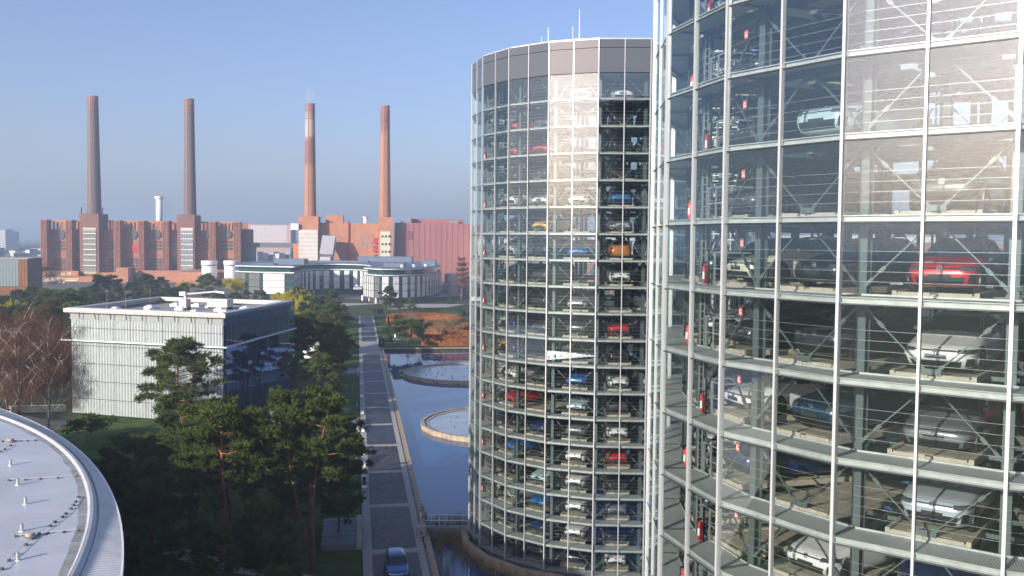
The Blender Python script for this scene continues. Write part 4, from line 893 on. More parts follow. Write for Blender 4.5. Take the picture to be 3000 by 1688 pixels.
runs = [[(24, 326), (100, 327), (167, 324), (230, 323), (297, 319)], [(76, 654), (215, 649), (338, 641), (485, 634), (638, 620)], [(136, 1122), (272, 1112), (396, 1098), (537, 1086), (650, 1076)],
        [(652, 795), (632, 834), (611, 863), (590, 893), (551, 935), (521, 962), (460, 1004), (419, 1038), (327, 1101), (273, 1143), (217, 1196), (135, 1274), (76, 1327), (12, 1399)], [(88, 363), (41, 394), (8, 414)]]
nb_ = 0
blk = MB().box(-.075, .075, -.075, .075, 0, .1).mesh('block', mat('wire_block', (.09, .085, .08), .8))
for ri_, run in enumerate(runs):
    o = thing('lightning_wire', 'lightning wire on small dark blocks over the round roof, %s run' % ['far', 'middle', 'near', 'diagonal', 'short corner'][ri_], 'wire', (0, 0, 0), 0, 'lightning wires on the round roof')
    pts = [rp_(x, y) for x, y in run]
    for p in pts: obj('block', blk, o, p, rnd.uniform(0, 1))
    MB().tube([p + Vector((0, 0, .11)) for p in pts], .012, 4).build('wire', alu, o)

# ------------------------------------------------------------------ curved hotel
HK = 3000 / 2576
def hp(pxd, Y): return Vector((xat(pxd * HK, Y, 850), Y))
hotel = thing('curved_hotel', 'curved white panelled hotel with dark window strips and flat overhanging roof', 'hotel', (0, 0, 0))
def curve(pts, n):                                    # smooth polyline through points
    out = []
    for i in range(len(pts) - 1):
        p0, p1, p2, p3 = pts[max(i - 1, 0)], pts[i], pts[i + 1], pts[min(i + 2, len(pts) - 1)]
        for k in range(n):
            t = k / n; out.append(0.5 * ((2 * p1) + (p2 - p0) * t + (2 * p0 - 5 * p1 + 4 * p2 - p3) * t * t + (3 * p1 - p0 - 3 * p2 + p3) * t ** 3))
    return out + [pts[-1]]
w1 = [hp(592, 432), hp(663, 424)]; w2 = [hp(663, 424), hp(739, 420)]
w3 = curve([hp(740, 422), hp(756, 448), hp(790, 466), hp(830, 474), hp(870, 474), hp(912, 466), hp(933, 446), hp(926, 424)], 6)
w4 = [hp(916, 414), hp(943, 401)]; w5 = [hp(943, 401), hp(961, 398)]
w6 = curve([hp(961, 398), hp(1000, 400), hp(1048, 409), hp(1085, 425), hp(1108, 452), hp(1104, 490)], 6)
backp = [hp(1085, 520), hp(1000, 540), hp(850, 548), hp(700, 530), hp(610, 490)]
foot = w1 + [w2[1]] + w3 + w4 + w5[1:] + w6[1:] + backp
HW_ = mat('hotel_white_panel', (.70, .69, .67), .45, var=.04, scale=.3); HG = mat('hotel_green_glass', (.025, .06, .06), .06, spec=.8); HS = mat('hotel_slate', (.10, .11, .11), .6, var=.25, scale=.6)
HD = mat('hotel_dark_frame', (.03, .035, .04), .5); HF = mat('hotel_bronze_frame', (.30, .20, .09), .5); HB = mat('hotel_blue_grey_roof', (.11, .15, .21), .5, var=.1, scale=.3)
cenH = Vector((sum(p.x for p in foot) / len(foot), sum(p.y for p in foot) / len(foot)))
def offs(pl, d):                                      # push a closed outline outwards
    out = []; n_ = len(pl)
    for i in range(n_):
        e1, e2 = (pl[i] - pl[i - 1]).normalized(), (pl[(i + 1) % n_] - pl[i]).normalized(); m1, m2 = Vector((e1.y, -e1.x)), Vector((e2.y, -e2.x))
        mm = (m1 + m2).normalized() if (m1 + m2).length > .1 else m1; out.append(pl[i] + mm * d / max(.5, mm.dot(m1)))
    return out
zb, zt_ = 2.4, 12.0
MB().prism(offs(foot, -.35), zb, zt_).build('wall_core', HD, hotel)
MB().prism(offs(foot, -2.2), 0, zb).build('ground_floor', mat('hotel_base', (.07, .075, .08), .5), hotel)
MB().prism(offs(foot, -1.5), zt_, 14.6).build('penthouse', HG, hotel)
MB().prism(offs(foot, .1), zt_, zt_ + .35).build('balcony_slab', HW_, hotel)
MB().prism(offs(foot, .15), 14.6, 14.95).build('roof_slab', HW_, hotel); MB().prism(offs(foot, -.4), 15.0, 15.25).build('roof_deck', HB, hotel)
rows = [(2.4, 5.5), (5.5, 8.6), (8.6, 11.75)]
def hotel_wall(pl, bay, wfrac, skip=(), sl=False):
    L_ = [0]
    for i in range(len(pl) - 1): L_.append(L_[-1] + (pl[i + 1] - pl[i]).length)
    def pt(s):
        for i in range(len(pl) - 1):
            if s <= L_[i + 1] + 1e-6: return pl[i].lerp(pl[i + 1], (s - L_[i]) / max(1e-6, L_[i + 1] - L_[i]))
        return pl[-1]
    nb = max(1, round(L_[-1] / bay)); bw = L_[-1] / nb
    for i in range(nb):
        for (s0, s1, kind) in ((i * bw, i * bw + bw * (1 - wfrac), 'p'), (i * bw + bw * (1 - wfrac), (i + 1) * bw, 'w')):
            a, c = pt(s0), pt(s1); t = (c - a); ln = t.length; t = t / ln; nn = Vector((t.y, -t.x)); an = math.atan2(t.y, t.x); m = (a + c) / 2
            for z0, z1 in rows:
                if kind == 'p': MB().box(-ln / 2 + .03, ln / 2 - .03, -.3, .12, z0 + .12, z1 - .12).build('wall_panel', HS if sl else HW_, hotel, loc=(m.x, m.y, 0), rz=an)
                else:
                    wdw = MB().box(-ln / 2 + .05, ln / 2 - .05, -.28, -.08, z0 + .25, z1 - .1).build('window', HG, hotel, loc=(m.x, m.y, 0), rz=an)
                    MB().box(-.05, .05, -.079, -.03, z0 + .25, z1 - .1).box(-ln / 2 + .05, ln / 2 - .05, -.079, -.03, z0 + .12, z0 + .25).build('frame', HF, wdw)
    MB()
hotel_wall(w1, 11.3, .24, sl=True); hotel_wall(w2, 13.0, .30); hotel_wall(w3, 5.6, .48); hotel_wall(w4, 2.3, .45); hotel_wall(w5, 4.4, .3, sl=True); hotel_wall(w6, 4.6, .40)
for (x0, x1, Y, y0, y1, nm) in ((690, 765, 445, 672, 651, 'a'), (800, 925, 500, 672, 656, 'b'), (965, 1015, 420, 680, 662, 'c'), (1062, 1095, 440, 668, 655, 'd'), (900, 1035, 520, 664, 645, 'e'), (635, 690, 440, 676, 664, 'f')):
    a, c = hp(x0, Y), hp(x1, Y); z1 = zat(y1 * HK, Y, x0 * HK)
    MB().box(a.x, c.x, Y, Y + 9, 15.2, max(15.8, z1)).build('roof_plant_room', HB, hotel)
for p in (hp(912, 421), hp(946, 403), hp(930, 416)): MB().lathe([(.5, 0), (.5, zb)], 12, c=(p.x, p.y)).build('column', white, hotel)
MB().box(hp(893, 425).x, hp(915, 425).x, 420, 436, 5.0, 5.9).build('entrance_canopy', mat('canopy_grey', (.42, .43, .45), .4, .3), hotel)
MB().prism([hp(990, 394)[:], hp(1112, 420)[:], hp(1165, 428)[:], hp(1165, 440)[:], hp(1110, 450)[:], hp(1000, 402)[:]], 0, 2.1).build('terrace_plinth', mat('terrace_dark', (.035, .045, .06), .4), hotel)
for i, pz in enumerate((1010, 1040, 1070, 1098)):
    p = hp(pz, 412 + i * 9); MB().lathe([(.9, 0), (.9, 1.2)], 14, c=(p.x, p.y + 3)).build('roof_fan', mat('fan_grey', (.5, .52, .55), .4, .3), hotel, loc=(0, 0, 15.25))

# ------------------------------------------------------------------ power station
brick = mat('dark_red_brick', (.31, .145, .09), .85, var=.16, scale=.35, coords='Object'); brick2 = mat('orange_brick', (.43, .19, .10), .85, var=.14, scale=.25)
brickd = mat('brown_brick', (.215, .105, .08), .85, var=.14, scale=.3)
redsheet = mat('red_corrugated_sheet', (.295, .115, .105), .6, var=.08, scale=.06, stretch=(3, 1, .2))
def DL(px): return 590 + (px - 128) * 0.030              # distance of the brick front along the picture
def fz(py, px): return zat(py, DL(px), px)
def fpt(px, back=0.0): Y = DL(px); p = at(px, 760, Y); d = Vector((p.x, p.y)).normalized() * 0; return Vector((p.x, Y + back))
ps = thing('power_station', 'long brick power station with ribbed buttresses and slotted parapet', 'power station', (0, 0, 0))
def fbox(mb, px0, px1, f0, f1, z0, z1):
    a, c = fpt(px0), fpt(px1); t = (c - a).normalized(); nn = Vector((t.y, -t.x))
    q = [a + nn * f1, c + nn * f1, c + nn * f0, a + nn * f0]; mb.prism([(v.x, v.y) for v in q], z0, z1); return mb
K1 = 2.0693
def r1(x): return x / K1
WZ = 38.3
fins = [(265, 305), (415, 455), (708, 745), (852, 888), (996, 1036), (1280, 1318), (1422, 1468)]
MB_ = MB(); fbox(MB_, r1(268), r1(1466), -34, -.2, 0, 32.5); MB_.build('main_wall', brick, ps)
MB_ = MB(); fbox(MB_, r1(268), r1(1466), -30, -29, 32.5, WZ); MB_.build('rear_parapet', brick, ps)
for x0, x1 in fins:
    f_ = MB(); fbox(f_, r1(x0), r1(x1), -.5, 5.0, 0, WZ); o = f_.build('buttress', brick, ps)
    nr = 5
    for i in range(nr):
        u0 = x0 + (x1 - x0) * (i + .12) / nr; u1 = x0 + (x1 - x0) * (i + .68) / nr
        q = MB(); fbox(q, r1(u0), r1(u1), 5.0, 5.55, 1, WZ - .6); q.build('rib', brick, o)
bays_ = [(305, 415), (455, 505), (650, 708), (745, 852), (888, 996), (1036, 1090), (1213, 1280), (1318, 1422)]
winm = mat('power_station_window', (.06, .07, .075), .25)
for bi, (x0, x1) in enumerate(bays_):
    q = MB(); fbox(q, r1(x0), r1(x1), -1.4, -.25, WZ - 1.1, WZ); q.build('parapet_lintel', brick2, ps)
    ns = max(1, round((x1 - x0) / 22)); pw = (x1 - x0) / (ns + .5)
    for i in range(ns + 1):
        u = x0 + (x1 - x0) * i / ns; hw = 5.5
        q = MB(); fbox(q, r1(max(x0, u - hw)), r1(min(x1, u + hw)), -1.4, -.22, 32.5, WZ - 1.1); q.build('parapet_pier', brick2, ps)
    nc = 3 if x1 - x0 > 90 else 2
    for rows_ in ((1055, 1075, 1095), (1160, 1178, 1197, 1217)):
        if bi == 3 and rows_[0] == 1055: continue
        for ry in rows_:
            for c in range(nc):
                u = x0 + (x1 - x0) * ((c + .5) / nc * .78 + .16); z1 = fz(200 + (ry - 6) / K1, r1(u)); z0 = fz(200 + (ry + 6) / K1, r1(u))
                q = MB(); fbox(q, r1(u - 10.5), r1(u + 10.5), -.3, .12, z0, z1); wq = q.build('window', winm, ps)
    if x1 - x0 > 90 or bi in (6,):
        u = (x0 + x1) / 2 + (8 if x1 - x0 > 90 else 0); z = fz(200 + 1008 / K1, r1(u)); p = fpt(r1(u)); r = 2.9
        m_ = MB(); n_ = 20; m_.add([(r * math.cos(2 * PI * k / n_), d, r * math.sin(2 * PI * k / n_)) for d in (-.15, .3) for k in range(n_)], [tuple(range(n_)), tuple(range(2 * n_ - 1, n_ - 1, -1))] + [(k, (k + 1) % n_, n_ + (k + 1) % n_, n_ + k) for k in range(n_)])
        m_.build('round_window', winm, ps, loc=(p.x, p.y - .15, z))
q = MB(); u = 817; fbox(q, r1(795), r1(840), -.2, .3, fz(200 + 1117 / K1, r1(u)), fz(200 + 1072 / K1, r1(u))); q.build('red_panel', mat('red_panel', (.40, .035, .04), .6), ps)
cream = mat('cream_spandrel', (.47, .40, .24), .7); pale = mat('pale_spandrel', (.55, .54, .50), .7)
for ti, (x0, x1, s0, s1, cm, ztop) in enumerate(((503, 617, 525, 602, cream, fz(200 + 882 / K1, 270)), (1088, 1192, 1110, 1183, pale, fz(200 + 889 / K1, 550)))):
    q = MB(); fbox(q, r1(x0), r1(x1), -16, 6.2, 0, ztop); o = q.build('stack_base', brickd, ps)
    for i in range(8):
        zz = fz(200 + (1245 - i * 32) / K1, r1(x0)); q = MB(); fbox(q, r1(s0), r1(s1), 6.2, 6.5, zz, zz + 5.1); q.build('stair_spandrel', cm, o)
        q = MB(); fbox(q, r1(s0), r1(s1), 6.5, 6.7, zz + 5.1, zz + 5.5); q.build('white_band', white, o)
        for k in range(5):
            u = s0 + (s1 - s0) * (k + .12) / 5; v = s0 + (s1 - s0) * (k + .86) / 5
            q = MB(); fbox(q, r1(u), r1(v), 6.5, 6.62, zz + 1.6, zz + 3.8); q.build('window', mat('pale_blue_window', (.20, .24, .27), .2), o)
# low brick annexes in front
an = thing('brick_annex', 'low brick annexes with pale windows along the foot of the power station', 'building', (0, 0, 0))
for x0, x1, f0, f1, zt2, m in ((290, 500, 5.0, 9, 6.3, brick2), (285, 660, 9, 22, 3.2, brick2), (640, 900, 6, 12, 5.5, brick2), (780, 850, 12, 30, 9.0, brick2), (880, 1190, 6, 20, 7.0, brick2), (1190, 1470, 8, 60, 7.6, mat('salmon_brick', (.46, .20, .12), .85, var=.1, scale=.3))):
    q = MB(); fbox(q, r1(x0), r1(x1), f0, f1, 0, zt2); q.build('wall', m, an)
for i in range(4):
    for (u, v, f_, za, zb_) in ((320 + i * 38, 345 + i * 38, 9.05, 3.9, 5.4), (312 + i * 34, 336 + i * 34, 22.05, .4, 2.9)):
        q = MB(); fbox(q, r1(u), r1(v), f_, f_ + .1, za, zb_); q.build('window', mat('pale_annex_window', (.45, .47, .46), .4), an)
pip = thing('yellow_pipe', 'yellow gas pipe bent over the brick annex', 'pipe', (0, 0, 0))
def ap(x, y, Y): return at(r1(x), 200 + y / K1, Y)
MB().tube([ap(366, 1320, 560), ap(366, 1280, 560), ap(372, 1278, 560), ap(480, 1278, 560)], .45, 8).build('pipe', mat('yellow_pipe', (.62, .42, .02), .5), pip); MB().box(-.8, .8, -.8, .8, 0, .3).build('foot', concrete, pip, loc=(ap(366, 1320, 560).x, 560, 0))
pip = thing('grey_pipe', 'pale grey pipe bent down beside the yellow pipe at the annex', 'pipe', (0, 0, 0))
MB().tube([ap(390, 1330, 558), ap(390, 1292, 558), ap(397, 1288, 558), ap(470, 1288, 558)], .6, 8).build('pipe', mat('pale_pipe', (.55, .52, .48), .4), pip); MB().box(-.8, .8, -.8, .8, 0, .3).build('foot', concrete, pip, loc=(ap(390, 1330, 558).x, 558, 0))
vp = thing('exhaust_pipes', 'three upright white exhaust pipes beside the low brick block', 'pipes', (0, 0, 0))
for x in (752, 765, 778): MB().tube([ap(x, 1275, 572), ap(x, 1222, 572)], .9, 8).build('pipe', white, vp)
MB().box(ap(745, 1270, 572).x, ap(785, 1270, 572).x, 570, 574, 0, zat(200 + 1275 / K1, 572, 370)).build('frame', darkm, vp)
for i, (x0, x1) in enumerate(((1221, 1318), (1357, 1451))):
    c = (x0 + x1) / 2; Y = 540; p = at(r1(c), 200 + 1240 / K1, Y); top = at(r1(c), 200 + 1167 / K1, Y).z; rr = (x1 - x0) / K1 / F * Y / 2
    o = thing('storage_tank', 'round white tank on the salmon brick annex, %s one' % ('first' if i == 0 else 'second, beside the hotel'), 'tank', (p.x, p.y, 0), 0, 'white tanks at the power station')
    MB().lathe([(rr * .92, p.z - 4), (rr * .92, p.z + (top - p.z) * .55), (rr, top - 1.2), (rr, top)], 28).build('shell', white, o, smooth=False); MB().lathe([(rr * .95, top + .02), (rr * .2, top + .5)], 28).build('lid', concrete, o)
    MB().ring(rr + .3, rr - .2, p.z + (top - p.z) * .62, p.z + (top - p.z) * .68, 28).build('rim_band', mat('rust_band', (.30, .22, .18), .8), o)
# right-hand block
def r2_(x): return 650 + x / K1
def rz2(y, x): return fz(200 + y / K1, r2_(x))
ps2 = thing('boiler_house', 'orange brick boiler house between two stack bases right of the bridge', 'power station', (0, 0, 0))
q = MB(); fbox(q, r2_(585), r2_(945), -40, -6, 0, rz2(937, 760)); q.build('wall', brick2, ps2)
q = MB(); fbox(q, r2_(622), r2_(730), -30, -14, rz2(937, 760), rz2(886, 680)); q.build('roof_block', brick2, ps2)
for (x0, x1, zt2, nm) in ((466, 585, rz2(897, 520), 3), (945, 1037, rz2(903, 990), 4)):
    q = MB(); fbox(q, r2_(x0), r2_(x1), -22, 0, 0, zt2); o = q.build('stack_base', brick2, ps2)
    if nm == 3:
        q = MB(); fbox(q, r2_(466), r2_(582), 0.05, 1.2, rz2(1170, 520), rz2(980, 520)); sh = q.build('scaffold_sheeting', mat('white_sheeting', (.62, .57, .52), .8, var=.1, scale=.25, bump=.5, bscale=.6), o)
        for i in range(7): zz = rz2(1150 - i * 24, 520); q = MB(); fbox(q, r2_(466), r2_(582), 1.2, 1.3, zz, zz + .15); q.build('scaffold_rail', darkm, sh)
    else:
        q = MB(); fbox(q, r2_(960), r2_(1021), .02, .4, rz2(1142, 990), rz2(990, 990)); sh = q.build('stair_panel', mat('ivory_panel', (.60, .55, .42), .7), o)
        for ry in (1020, 1067, 1113):
            for k in range(3): u = 967 + k * 21; q = MB(); fbox(q, r2_(u), r2_(u + 12), .4, .5, rz2(ry + 7, u), rz2(ry - 7, u)); q.build('window', winm, sh)
for ry in (1020, 1054, 1073):
    for u in (664, 693, 836, 866, 896):
        q = MB(); fbox(q, r2_(u), r2_(u + 18), -6.1, -5.8, rz2(ry + 6, u), rz2(ry - 7, u)); q.build('window', mat('grey_window', (.26, .25, .24), .3), ps2)
q = MB(); fbox(q, r2_(762), r2_(768), -6, -5, rz2(1165, 765), rz2(917, 765)); q.build('red_duct', mat('red_duct', (.42, .04, .03), .5), ps2)
q = MB(); fbox(q, r2_(750), r2_(788), -6, -3, rz2(1122, 765), rz2(1112, 765)); q.build('red_gantry', MATS['red_duct'], ps2)
for i in range(5): q = MB(); z = rz2(1135 - i * 24, 930); fbox(q, r2_(918), r2_(942), -6, -2.5, z, z + 3.6 if i % 2 else z + .5); q.build('red_stair', MATS['red_duct'], ps2)
# sloping conveyor in grey sheet
cv = thing('conveyor_duct', 'grey sheet metal sloping conveyor duct against the boiler house', 'conveyor', (0, 0, 0))
Yc = DL(r2_(640)) - 9
a_, b_ = at(r2_(635), 200 + 1140 / K1, Yc), at(r2_(652), 200 + 1028 / K1, Yc + 8); MB().bar(a_, b_, 8.5, 5, up=(0, 1, 0)).build('duct', mat('pale_grey_sheet', (.42, .42, .43), .45, .3), cv)
MB().box(at(r2_(605), 800, Yc).x, at(r2_(668), 800, Yc).x, Yc - 6, Yc + 6, 0, zat(200 + 1143 / K1, Yc, r2_(640))).build('head_house', MATS['pale_grey_sheet'], cv)
# red sheet metal hall
hall = thing('red_hall', 'huge windowless hall clad in dull red metal sheet', 'hall', (0, 0, 0))
q = MB(); fbox(q, r2_(1050), r2_(1640), -60, -8, 0, rz2(938, 1280)); q.build('wall', redsheet, hall)
q = MB(); fbox(q, r2_(1142), r2_(1478), -45, -18, rz2(938, 1280), rz2(911, 1300)); q.build('roof_block', redsheet, hall)
q = MB(); fbox(q, r2_(1115), r2_(1160), -8, -7.6, rz2(1037, 1140), rz2(987, 1140)); q.build('louvre_panel', mat('brown_louvre', (.17, .06, .06), .6), hall)
for i in range(14): u = 1060 + i * 34; q = MB(); fbox(q, r2_(u), r2_(u + 1.4), -8, -7.75, 1, rz2(942, 1280)); q.build('sheet_joint', mat('red_joint', (.33, .085, .075), .6), hall)
for (u, v, t_) in ((1085, 1110, 921), (1390, 1440, 920), (1120, 1150, 896)):
    q = MB(); fbox(q, r2_(u), r2_(v), -16, -12, rz2(938, u), rz2(t_, u)); q.build('roof_vent', mat('vent_grey', (.22, .22, .24), .5), hall)
# chimneys
def stackmat(nm, stops):
    m = bpy.data.materials.new(nm); m.use_nodes = True; n = m.node_tree.nodes; L = m.node_tree.links; b = n['Principled BSDF']; b.inputs['Roughness'].default_value = .85
    tc = n.new('ShaderNodeTexCoord'); sp = n.new('ShaderNodeSeparateXYZ'); L.new(tc.outputs['Object'], sp.inputs[0])
    nz = n.new('ShaderNodeTexNoise'); nz.inputs['Scale'].default_value = .12; nz.inputs['Detail'].default_value = 6; L.new(tc.outputs['Object'], nz.inputs['Vector'])
    ma = n.new('ShaderNodeMath'); ma.operation = 'MULTIPLY_ADD'; ma.inputs[1].default_value = 16; L.new(nz.outputs['Fac'], ma.inputs[0]); L.new(sp.outputs['Z'], ma.inputs[2])
    mr = n.new('ShaderNodeMath'); mr.operation = 'MULTIPLY_ADD'; mr.inputs[1].default_value = 1 / 80.0; mr.inputs[2].default_value = -.1; L.new(ma.outputs[0], mr.inputs[0])
    rp = n.new('ShaderNodeValToRGB'); L.new(mr.outputs[0], rp.inputs[0]); e = rp.color_ramp.elements
    e[0].position, e[0].color = stops[0][0], stops[0][1] + (1,); e[1].position, e[1].color = stops[-1][0], stops[-1][1] + (1,)
    for p, c in stops[1:-1]: q = e.new(p); q.color = c + (1,)
    wv = n.new('ShaderNodeTexNoise'); wv.inputs['Scale'].default_value = 1.0; mp = n.new('ShaderNodeMapping'); mp.inputs['Scale'].default_value = (.15, .15, 1.6); L.new(tc.outputs['Object'], mp.inputs[0]); L.new(mp.outputs[0], wv.inputs['Vector'])
    r2 = n.new('ShaderNodeValToRGB'); r2.color_ramp.elements[0].color = (.72, .72, .72, 1); r2.color_ramp.elements[1].color = (1.2, 1.2, 1.2, 1); L.new(wv.outputs['Fac'], r2.inputs[0])
    mu = n.new('ShaderNodeMix'); mu.data_type = 'RGBA'; mu.blend_type = 'MULTIPLY'; mu.inputs['Factor'].default_value = 1; L.new(rp.outputs[0], mu.inputs['A']); L.new(r2.outputs[0], mu.inputs['B']); L.new(mu.outputs['Result'], b.inputs['Base Color'])
    return m
br, og, rd_, wt = (.145, .10, .085), (.36, .16, .085), (.24, .085, .06), (.42, .32, .27)
SM = [stackmat('stack_brown', [(0, br), (.88, br), (.9, (.20, .09, .075)), (1, (.20, .09, .075))]), stackmat('stack_brown_b', [(0, br), (.88, br), (.9, (.21, .09, .07)), (1, (.21, .09, .07))]),
      stackmat('stack_stained', [(0, og), (.45, og), (.52, rd_), (.66, rd_), (.72, wt), (.84, wt), (.93, (.25, .12, .10)), (1, rd_)]), stackmat('stack_orange', [(0, og), (.72, og), (.78, rd_), (1, rd_)])]
for i, (px, yb, yt, Y, db, dt, nm) in enumerate(((276.4, 625, 282, DL(270) + 9, 41.0, 29.5, 'leftmost brown brick chimney of the power station'), (557, 630, 290, DL(555) + 9, 37.0, 27.5, 'brown brick chimney, second from the left'),
                                              (909, 634, 304, DL(907) + 11, 35.8, 27.5, 'smoking chimney with whitish stained upper half, third from the left'), (1128, 637, 310, DL(1128) + 11, 34.0, 26, 'clean orange brick chimney nearest the red hall'))):
    p = at(px, yb, Y); z0, z1 = p.z, at(px, yt, Y).z; r0, r1__ = db / 2 / F * Y, dt / 2 / F * Y
    o = thing('brick_chimney', 'tall ' + nm, 'chimney', (p.x, p.y, z0 - 4), 0, 'chimneys of the power station'); h = z1 - z0 + 4
    prof = [(r0 + (r1__ - r0) * min(1, t / .93) ** .85, h * t) for t in np.linspace(0, .995, 14)]
    MB().lathe(prof, 32).build('shaft', SM[i], o, smooth=True)
    MB().lathe([(r1__ * 1.03, h * .995), (r1__ * 1.03, h)], 32).build('rim', mat('rim_grey', (.22, .2, .19), .7), o)
    for t in (.87, .94): rr = r0 + (r1__ - r0) * min(1, t / .93) ** .85; MB().ring(rr + .12, rr - .1, h * t, h * t + .35, 32).build('steel_band', darkm, o)
    MB().bar((-.5, -r0 - .05, 0), (-.5, -r1__ - .05, h), .45, .25).build('ladder', mat('ladder_grey', (.20, .17, .16), .6), o)
    if i == 0:
        for x in (-6, 7.5): MB().tube([(x, -5, 3.8), (x, -5, 7.5)], .35, 6).build('aerial', darkm, o)
# conveyor bridge between the two blocks
brg = thing('conveyor_bridge', 'dark grey enclosed bridge linking the two brick blocks', 'bridge', (0, 0, 0))
q = MB(); fbox(q, r1(1468), r2_(466), -10, -4, rz2(1088, 300), rz2(1059, 300)); q.build('enclosure', mat('bridge_grey', (.13, .145, .16), .6), brg)
q = MB(); fbox(q, r1(1468), r2_(155), -30, -2, 0, rz2(975, 140)); q.build('end_block', brickd, brg)
q = MB(); fbox(q, r2_(150), r2_(195), -12, -3, 0, rz2(1062, 170)); q.build('leg', MATS['bridge_grey'], brg); q = MB(); fbox(q, r2_(430), r2_(466), -12, -3, 0, rz2(1062, 440)); q.build('leg', brick2, brg)
q = MB(); fbox(q, r2_(420), r2_(466), -8, 2, rz2(980, 440), rz2(942, 440)); q.build('white_tank', white, brg); q = MB(); fbox(q, r2_(432), r2_(438), -3, -2, rz2(1060, 440), rz2(980, 440)); q.build('post', darkm, brg)
# white steel stack behind, and a roof funnel
p = at(467, 660, 650); t = at(467, 576, 650).z
o = thing('white_chimney', 'slim white steel chimney with steam behind the brick parapet', 'chimney', (p.x, p.y, 30)); MB().lathe([(2.1, 0), (2.1, t - 31.5)], 18).build('shaft', white, o, smooth=True); MB().lathe([(2.9, t - 31.5), (2.9, t - 30)], 18).build('collar', white, o)
p = at(1071, 652, 640); t = at(1071, 635, 640).z; o = thing('roof_funnel', 'white funnel shaped vent on the boiler house roof', 'vent', (p.x, p.y, p.z - 3)); MB().lathe([(1.6, 0), (1.3, (t - p.z) * .6 + 3), (2.3, t - p.z + 3)], 16).build('funnel', white, o); MB().lathe([(1.9, 0), (1.9, 1)], 12).build('base', concrete, o)
# tanks at the foot of the red hall
for i, (px, y0, y1, wpx) in enumerate(((1322, 850, 802, 40), (1390, 855, 808, 44))):
    p = at(px, y0, 470); t = at(px, y1, 470).z; rr = wpx / 2 / F * 470
    o = thing('storage_tank', 'pale grey tank on braced frame before the red hall, %s one' % ('first' if i == 0 else 'second'), 'tank', (p.x, p.y, 0)); MB().lathe([(rr, t - 5.2), (rr, t), (rr * .1, t + .4)], 24).build('shell', mat('pale_tank', (.55, .50, .44), .6), o)
    MB().lathe([(rr * .95, 0), (rr * .95, t - 6)], 24).build('lower_shell', MATS['pale_tank'], o)
    for a in range(6): c, s2 = math.cos(a), math.sin(a); MB().bar((rr * 1.1 * math.cos(a * PI / 3), rr * 1.1 * math.sin(a * PI / 3), 0), (rr * 1.1 * math.cos((a + 1) * PI / 3), rr * 1.1 * math.sin((a + 1) * PI / 3), t - 5), .3, .3).build('brace', white, o)

# ------------------------------------------------------------------ background town
def block(name, label, cat, px0, px1, Y, ytop, depth, m, group=None, win=None, rows=4, cols=8, roofm=None, z0=0.0):
    a, c = at(px0, 760, Y), at(px1, 760, Y); zt2 = zat(ytop, Y, (px0 + px1) / 2); wd = c.x - a.x
    o = thing(name, label, 'building', ((a.x + c.x) / 2, Y, 0), 0, group)
    MB().box(-wd / 2, wd / 2, 0, depth, z0, zt2 - .5).build('wall', m, o); MB().box(-wd / 2 - .4, wd / 2 + .4, -.4, depth + .4, zt2 - .5, zt2).build('roof', roofm or concrete, o)
    if win:
        me = MB().box(-wd / cols * .34, wd / cols * .34, -.12, .1, -(zt2 / rows) * .24, (zt2 / rows) * .24).mesh('window', win)
        for r in range(rows):
            for q_ in range(cols): obj('window', me, o, (-wd / 2 + wd * (q_ + .5) / cols, 0, zt2 * (r + .5) / rows))
    return o
wpale = mat('pale_render', (.58, .58, .56), .8, var=.05, scale=.1); wgrey = mat('grey_render', (.40, .41, .42), .8); wbr = mat('roof_tile_red', (.33, .15, .10), .8)
dwin = mat('town_window', (.10, .12, .15), .2)
block('tower_block', 'white high-rise block at the left edge, the front one', 'building', -14, 17, 1350, 672, 22, wpale, 'white high-rise blocks', dwin, 14, 5)
block('tower_block', 'white high-rise block at the left edge, set back beside the other', 'building', 18, 34, 1380, 678, 22, wpale, 'white high-rise blocks', dwin, 14, 3)
spec = [(90, 128, 1000, 728, 'white cubic house block close to the power station wall'), (28, 62, 1020, 738, 'long white low block below the high-rises'), (64, 90, 960, 736, 'grey office block with ribbon windows'), (0, 26, 900, 744, 'flat white hall at the left edge'),
        (40, 58, 840, 742, 'low dark roofed block in the town'), (98, 126, 880, 746, 'white gabled hall beside the brick buttress'), (-30, -2, 880, 742, 'pale block just outside the left edge')]
for i in range(16):
    px = -20 + (i * 47) % 140; Yt = 820 + (i * 131) % 620; block('town_house', 'small pale town house beneath the far hills, %s from the camera' % ORD[i + 1], 'building', px, px + 9 + i % 4 * 3, Yt, 727 + (i * 5) % 22, 14, wpale if i % 3 else wgrey, 'small town houses on the left', None, roofm=[concrete, wbr, mat('dark_roof', (.10, .09, .09), .8)][i % 3])
for px0, px1, Y, yt, lb in spec: block('town_building', lb, 'building', px0, px1, Y, yt, 26, wpale if 'white' in lb or 'pale' in lb else wgrey, 'town buildings on the left', dwin, 3, 8)
o = block('office_block', 'pink tinted office slab with white window grid behind the bridge', 'building', 726, 852, 1250, 658, 30, mat('pink_facade', (.42, .28, .26), .8), None, None)
gx0, gx1 = at(735, 680, 1250), at(840, 680, 1250)
for r in range(9):
    for c in range(18): obj('window', bpy.data.meshes.get('office_window') or MB().box(-1.0, 1.0, -.3, .1, -.85, .85).mesh('office_window', mat('white_grid', (.62, .62, .62), .5)), o, (gx0.x + (gx1.x - gx0.x) * (c + .5) / 18 - o.location.x, 0, zat(664 + r * 5.4, 1250, 790)))
for i in range(7):
    px = 742 + i * 16
    block('shed', 'pale roofed shed in the gap under the bridge, %s from the left' % ORD[i + 1], 'building', px, px + 12, 860 + (i * 37) % 130, 738 + (i % 3) * 4, 20, [wgrey, wpale, wbr][i % 3], 'sheds under the bridge')
